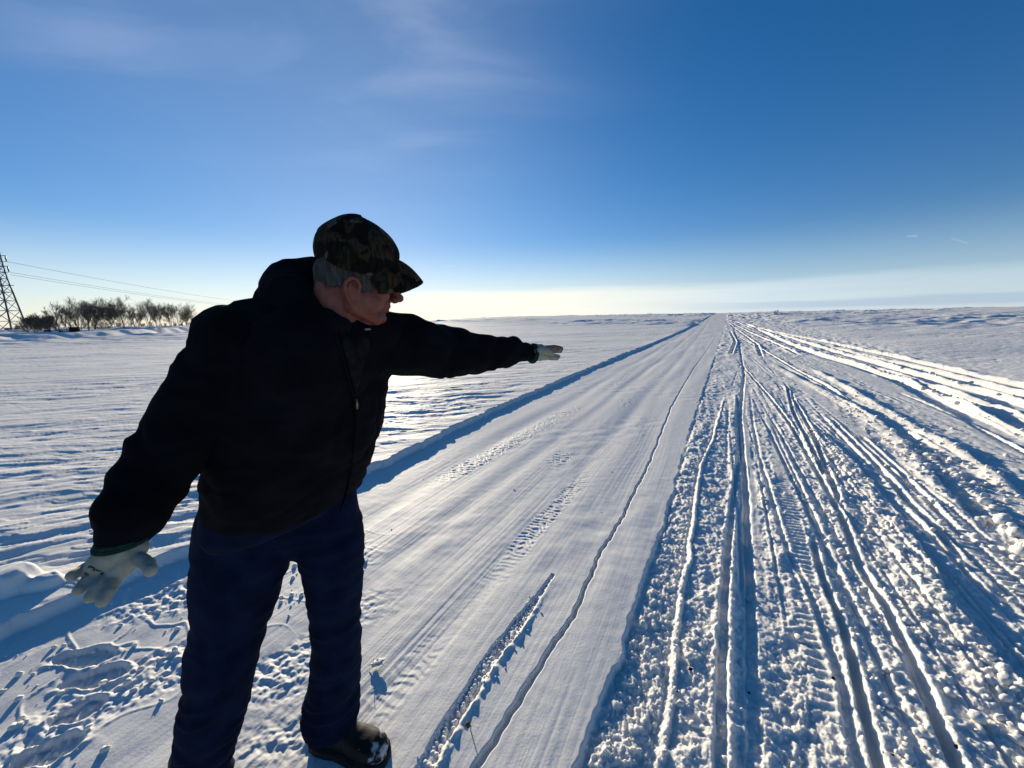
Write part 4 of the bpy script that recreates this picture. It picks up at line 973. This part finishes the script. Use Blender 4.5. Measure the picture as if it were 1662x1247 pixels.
def grow(rnd, h, stems, lean, spread, dense):
    limbs, twigs = [], []
    def br(p, d, L, r, lev):
        n = 5 if lev < 2 else 3; P = [np.array(p)]; d = np.array(d)
        for i in range(n):
            d = nrm(d + np.array([rnd.gauss(0, 0.13), rnd.gauss(0, 0.13), rnd.gauss(0.03, 0.10)]) + np.array([0, 0, 0.05 * (lev > 0)]))
            P.append(P[-1] + d * L / n)
        R = np.linspace(r, max(r * 0.45, 0.005), n + 1)
        (limbs if lev < 2 else twigs).append((np.array(P), R))
        if lev >= 4: return
        cnt = [rnd.randint(9, 11), rnd.randint(6, 7), rnd.randint(4, 4), rnd.randint(1, 2)][lev]; cnt = max(2, int(cnt * dense))
        for _ in range(cnt):
            t = rnd.uniform(0.10 if lev == 0 else 0.12, 1.0); q = t * n; i = min(int(q), n - 1); pos = P[i] + (P[i + 1] - P[i]) * (q - i); dd = nrm(P[i + 1] - P[i])
            a, b = frame(dd); ph = rnd.uniform(0, 6.283); an = rnd.uniform(0.25, 0.75) * spread
            nd_ = nrm(dd * math.cos(an) + (a * math.cos(ph) + b * math.sin(ph)) * math.sin(an) + np.array([0, 0, 0.16]))
            br(pos, nd_, L * rnd.uniform(0.45, 0.78) * (1.15 - 0.55 * t), max(r * 0.5 * (1 - 0.4 * t), 0.006), lev + 1)
    for s in range(stems):
        d = nrm(np.array([rnd.gauss(lean, 0.30), rnd.gauss(0, 0.25), 1.0])); br(np.array([rnd.gauss(0, 0.12), rnd.gauss(0, 0.12), -0.15]), d, h * rnd.uniform(0.62, 0.88), (0.03 + 0.011 * h) / (0.7 + 0.3 * stems), 0)
    return limbs, twigs
def tree(px, Z, top, stems, lean, spread, dense, label, name='bare_tree', cat='tree', group='bare trees on the snow drift'):
    p = at(px, 530, Z); gz = ground_z(p[0], p[1]); ht = at(px, top, Z)[2] - gz
    t = empty(name, (p[0], p[1], gz)); tag(t, label, cat, group)
    l, w = grow(random.Random(int(px * 7 + Z)), ht, stems, lean, spread, dense)
    obj('trunk', tubes_mesh('trunk', l), m_bark, t); obj('crown', tubes_mesh('crown', w), m_twig, t)
for a in [
    (93, 51, 496, 2, 0.0, 0.9, 1.0, 'slim bare tree with one straight trunk, first tall one right of the dark thicket'),
    (109, 52, 498, 2, 0.25, 0.9, 0.9, 'small bare tree with thin stems slanting right above the dark block'),
    (131, 53, 490, 3, 0.0, 0.9, 1.0, 'bare forked tree just right of the dark block on the drift'),
    (142, 54, 491, 3, -0.05, 0.9, 1.0, 'bare tree between the forked tree and the upright clump'),
    (152, 55, 490, 3, 0.05, 0.85, 1.0, 'narrow upright bare tree left of the dense twin clumps'),
    (166, 56, 491, 5, 0.0, 0.8, 1.0, 'dense bare clump of many stems, left one of the twin clumps'),
    (180, 57, 493, 5, 0.0, 0.8, 1.0, 'dense bare clump of many stems, right beside the tallest tree'),
    (201, 58, 484, 4, 0.02, 1.1, 1.1, 'tallest bare tree of the row, with a broad rounded crown'),
    (222, 61, 499, 4, 0.2, 0.9, 1.0, 'low bare tree leaning right, filling the gap right of the tallest tree'),
    (241, 63, 489, 4, 0.03, 1.1, 1.1, 'second tallest bare tree, standing upright midway to the low end'),
    (256, 66, 499, 5, 0.3, 0.9, 1.0, 'bushy bare tree at the right foot of the second tallest tree'),
    (277, 69, 497, 4, 0.35, 0.9, 1.0, 'bare tree leaning strongly right with bent dark trunks'),
    (289, 71, 494, 4, 0.3, 0.95, 1.0, 'last tall bare tree before the row drops to bushes'),
    (303, 74, 504, 4, 0.35, 0.9, 0.9, 'short bare tree leaning right over the drift, after the last tall one'),
    (317, 78, 513, 4, 0.1, 0.9, 0.9, 'small round bare tree near the low right end of the row')]: tree(*a)
for a in [
    (330, 82, 521, 6, 0.1, 1.1, 0.8, 'low brown bush at the right end of the tree row'),
    (341, 85, 524, 6, 0.1, 1.1, 0.8, 'lowest bush, last of the tree row, right beside the dark jacket\'s shoulder'),
    (43, 50, 517, 7, 0, 1.1, 0.9, 'grey thicket bush right beside the pylon leg'),
    (56, 50, 511, 8, 0, 1.0, 1.1, 'largest dark thicket bush left of the bare trees'),
    (66, 49.5, 514, 8, 0, 1.0, 1.1, 'dark brown thicket bush between the largest bush and the narrow one'),
    (79, 50, 512, 6, 0, 0.7, 1.0, 'narrow dark upright bush left of the slim tree'),
    (12, 66, 531, 8, 0, 1.2, 0.9, 'low dark hedge bush behind the pylon legs'),
    (27, 64, 530, 8, 0, 1.2, 0.9, 'low dark hedge bush right behind the pylon\'s right leg')]: tree(*a, name='bush', cat='bush', group='bushes on the snow drift')
for i, px in enumerate((90, 101, 120, 136, 148, 158, 173, 188, 194, 211, 231, 248, 266, 283, 296, 310)):
    tree(px, 52 + (px - 90) * 0.115 + 1.5 * (i % 3), 521 + (px - 90) * 0.012 - 3 * (i % 2), 5, 0.1, 1.1, 0.6, 'low brush filling the gaps between the trunks of the bare tree row', 'brush', 'bush', 'low brush between the bare trees')
tree(1257, 84, 502, 4, 0, 1.0, 0.6, 'lone tiny bush on the far skyline right of the road', 'bush', 'bush', 'bush on the skyline')

# dark things half buried at the foot of the trees
m_rock = mat('dark_stone', (0.03, 0.028, 0.03), 0.9, 0.1, noise_col((0.02, 0.018, 0.02), (0.05, 0.045, 0.045), 3))
m_rust = mat('weathered_dark_wood', (0.02, 0.018, 0.02), 0.9, 0.1, noise_col((0.012, 0.011, 0.012), (0.035, 0.03, 0.028), 2, stretch=(1, 1, 6)))
def rock(px, py, Z, sx, sy, sz, label, sd):
    v, f = ico(3); v = v * (1 + 0.25 * perlin(v[:, 0] * 1.4 + sd + v[:, 2], v[:, 1] * 1.4 + v[:, 2] * 0.6, 7))[:, None] * np.array([sx, sy, sz]); v[:, 2] += sz * 0.5
    p = at(px, py, Z); o = obj('rock', mesh_np('rock', v, f), m_rock, None, (p[0], p[1], ground_z(p[0], p[1]) - sz * 0.3)); tag(o, label, 'rock', 'dark rocks on the drift')
rock(77, 541, 45, 0.35, 0.3, 0.22, 'larger dark rock half buried in the drift below the thicket', 1)
rock(99, 539, 46, 0.22, 0.2, 0.12, 'small dark rock on the drift between the larger rock and the dark block', 5)
def block():
    p = at(122, 540, 46); z = ground_z(p[0], p[1]); o = empty('wooden_box', (p[0], p[1], z), R_(35)); tag(o, 'dark weathered box half buried in the drift below the slanting tree', 'box')
    def bx(x0, x1, y0, y1, z0, z1, name, m):
        v = np.array([[x, y, zz] for zz in (z0, z1) for x, y in ((x0, y0), (x1, y0), (x1, y1), (x0, y1))], float)
        v[4:, :2] *= 0.95
        obj(name, mesh_np(name, v, [[3, 2, 1, 0], [4, 5, 6, 7], [0, 1, 5, 4], [1, 2, 6, 5], [2, 3, 7, 6], [3, 0, 4, 7]], False), m, o)
    bx(-0.42, 0.42, -0.3, 0.3, -0.2, 0.46, 'body', m_rust); bx(-0.46, 0.46, -0.34, 0.34, 0.46, 0.53, 'lid', m_rust)
block()

# ------------------------------------------------------------------ power line
m_steel = mat('galvanised_steel', (0.10, 0.11, 0.14), 0.6, 0.3, noise_col((0.07, 0.075, 0.10), (0.13, 0.14, 0.17), 1.5), metallic=0.3)
m_wire = mat('wire', (0.10, 0.11, 0.13), 0.6, 0.3, metallic=0.3)
m_ins = mat('insulator_glass', (0.05, 0.05, 0.06), 0.4, 0.5)
LINE = nrm(np.array([-116.0 + 78.5, 217 - 61.0, 0])); SIDE = np.array([LINE[1], -LINE[0], 0])
def pylon(px, Z, label):
    p = at(px, 545, Z); gz = min(ground_z(p[0], p[1]), 0.6) - 0.1; t = empty('power_pylon', (p[0], p[1], gz), 0); tag(t, label, 'pylon', 'pylons of the power line')
    vd = horiz(p - CAM); sd = np.array([vd[1], -vd[0], 0])       # legs stand on a square seen corner on
    cor = [vd, sd, -vd, -sd]
    lv = [(0, 1.62), (2.0, 1.42), (3.6, 1.25), (5.1, 1.08), (6.4, 0.93), (7.4, 0.80), (8.4, 0.70), (9.4, 0.63), (10.3, 0.58), (11.2, 0.54), (12.1, 0.51), (12.9, 0.48)]
    pts = [[c * w + UP * z for c in cor] for z, w in lv]; top = UP * 14.9
    for k in range(4): obj('leg', mesh_np('leg', *tube([pts[i][k] for i in range(len(lv))] + [top], [0.11] * 5 + [0.085] * 6 + [0.06] + [0.04], 6)), m_steel, t)
    B = []
    for i in range(len(lv)):
        for k in range(4):
            j = (k + 1) % 4
            if i: B.append(([pts[i][k], pts[i][j]], [0.045, 0.045]))
            if i < len(lv) - 1: B.append(([pts[i][k], pts[i + 1][j]], [0.04, 0.04])); B.append(([pts[i][j], pts[i + 1][k]], [0.04, 0.04]))
    obj('bracing', tubes_mesh('bracing', B), m_steel, t)
    obj('cross_arm', tubes_mesh('cross_arm', [([-SIDE * 1.5 + UP * 7.4, SIDE * 1.5 + UP * 7.4], [0.07, 0.05])]), m_steel, t)
    ends = []
    for s in (1, -1):
        for z in (11.55, 10.0):
            e = SIDE * s * 1.25 + UP * z
            for q, dz, rr_ in ((SIDE * s * 0.35 + UP * (z + 0.15), 0.25, 0.05), (SIDE * s * 0.35 + UP * (z - 0.75), -0.62, 0.04)): obj('cross_arm', tubes_mesh('cross_arm', [([q, e + UP * dz], [rr_ * 1.2, rr_])]), m_steel, t)
            obj('insulator', mesh_np('insulator', *tube([e + UP * 0.25, e, e - UP * 0.3, e - UP * 0.62], [0.06, 0.09, 0.09, 0.05], 8)), m_ins, t); ends.append(np.array([p[0], p[1], gz]) + e - UP * 0.62)
    ends.append(np.array([p[0], p[1], gz]) + SIDE * 1.3 + UP * 9.0)
    return ends
e0 = pylon(21, 60, 'tall steel lattice pylon cut by the left edge of the view')
e1 = pylon(500, 217, 'far steel lattice pylon that carries the other ends of the power wires')
for (i, lab) in ((0, 'topmost power line wire, sagging from the pylon\'s upper arm'), (1, 'middle power line wire, from the pylon\'s lower arm'), (4, 'lowest power line wire, just under the middle one'), ):
    a, b = e0[i], e1[i]; P = [a + (b - a) * t - UP * 4 * 2.0 * t * (1 - t) for t in np.linspace(0, 1, 60)]
    tag(obj('power_cable', mesh_np('power_cable', *tube(P, 0.022, 5)), m_wire), lab, 'cable', 'wires of the power line')

# ------------------------------------------------------------------ small things lying on the snow
m_straw = mat('dry_stalk', (0.16, 0.11, 0.06), 0.9, 0.1, noise_col((0.09, 0.06, 0.035), (0.24, 0.17, 0.09), 40))
m_dirt = mat('dark_soil', (0.025, 0.02, 0.016), 0.95, 0.05, noise_col((0.014, 0.011, 0.009), (0.05, 0.04, 0.03), 60))
def twig(x, y, h, label, name='weed_stalk'):
    z = ground_z(x, y); rnd = random.Random(int(x * 1000))
    t = empty(name, (x, y, z)); tag(t, label, 'dry weed')
    obj('stem', mesh_np('stem', *tube([(0, 0, -0.01), (0.003, 0, h * 0.5), (-0.004, 0.002, h)], [0.0022, 0.0018, 0.0014], 6)), m_straw, t)
    v, f = ico(2); v = v * (1 + 0.4 * perlin(v[:, 0] * 2, v[:, 1] * 2 + v[:, 2], 3))[:, None] * np.array([0.011, 0.010, 0.009]) + np.array([-0.009, 0, h * 0.8])
    obj('seed_head', mesh_np('seed_head', v, f), m_straw, t)
twig(-0.18, 1.235, 0.034, 'short dry weed stalk standing in the road beside the crack')
def chip(x, y, label):
    z = ground_z(x, y); t = empty('snow_slab', (x, y, z)); tag(t, label, 'snow slab')
    v, f = ico(3); n = perlin(v[:, 0] * 1.8 + 4, v[:, 1] * 1.8 + v[:, 2], 9)
    v = v * (1 + 0.35 * n)[:, None] * np.array([0.030, 0.020, 0.007]); a = R_(20); v = np.stack([v[:, 0] * math.cos(a) - v[:, 1] * math.sin(a), v[:, 0] * math.sin(a) + v[:, 1] * math.cos(a), v[:, 2] + 0.014 + v[:, 0] * 0.12], 1)
    obj('slab', mesh_np('slab', v, f), m_clod, t)
    obj('stalk', mesh_np('stalk', *join([tube([(-0.040, -0.004, 0.004), (-0.02, 0.002, 0.013), (0.0, 0.012, 0.022)], 0.0016, 6), tube([(-0.02, -0.012, 0.004), (0.0, -0.014, 0.010), (0.026, -0.006, 0.014)], 0.0014, 6), tube([(-0.022, 0.0, 0.01), (-0.018, 0.0, 0.034)], 0.0013, 6)])), m_straw, t)
chip(-0.635, 1.53, 'small chip of crusted snow with straw lying in the road behind the boot')
def lump(x, y, s, label):
    v, f = ico(2); v = v * (1 + 0.45 * perlin(v[:, 0] * 1.6 + x * 9, v[:, 1] * 1.6 + v[:, 2] + y * 7, 5))[:, None] * s * np.array([1.2, 1, 0.7])
    tag(obj('dirt_lump', mesh_np('dirt_lump', v, f), m_dirt, None, (x, y, ground_z(x, y) + s * 0.3)), label, 'dirt lump', 'dark dirt lumps on the churned snow')
from_px = lambda px, py: (lambda d: CAM + d * (-(CAM[2] + 0.02) / d[2]))(at(px, py, 1.0) - CAM)
for (px, py, s, lab) in ((1120, 1093, 0.008, 'largest dark dirt lump, on the white ridge beside the road'), (1098, 1130, 0.005, 'dark dirt lump on the ridge just below the largest one'), (1166, 921, 0.006, 'dark dirt lump at the left of the straight ski groove, highest of them'),
                        (1352, 1106, 0.007, 'dark dirt crumb between the two right-hand grooves'), (1551, 1218, 0.008, 'dark dirt lump in the deep track at the lower right'), (1447, 1233, 0.005, 'dark dirt crumb at the bottom beside the curved groove'),
                        (1216, 1122, 0.005, 'dark dirt crumb lying inside the straight ski groove')):
    q = from_px(px, py); lump(q[0], q[1], s, lab)
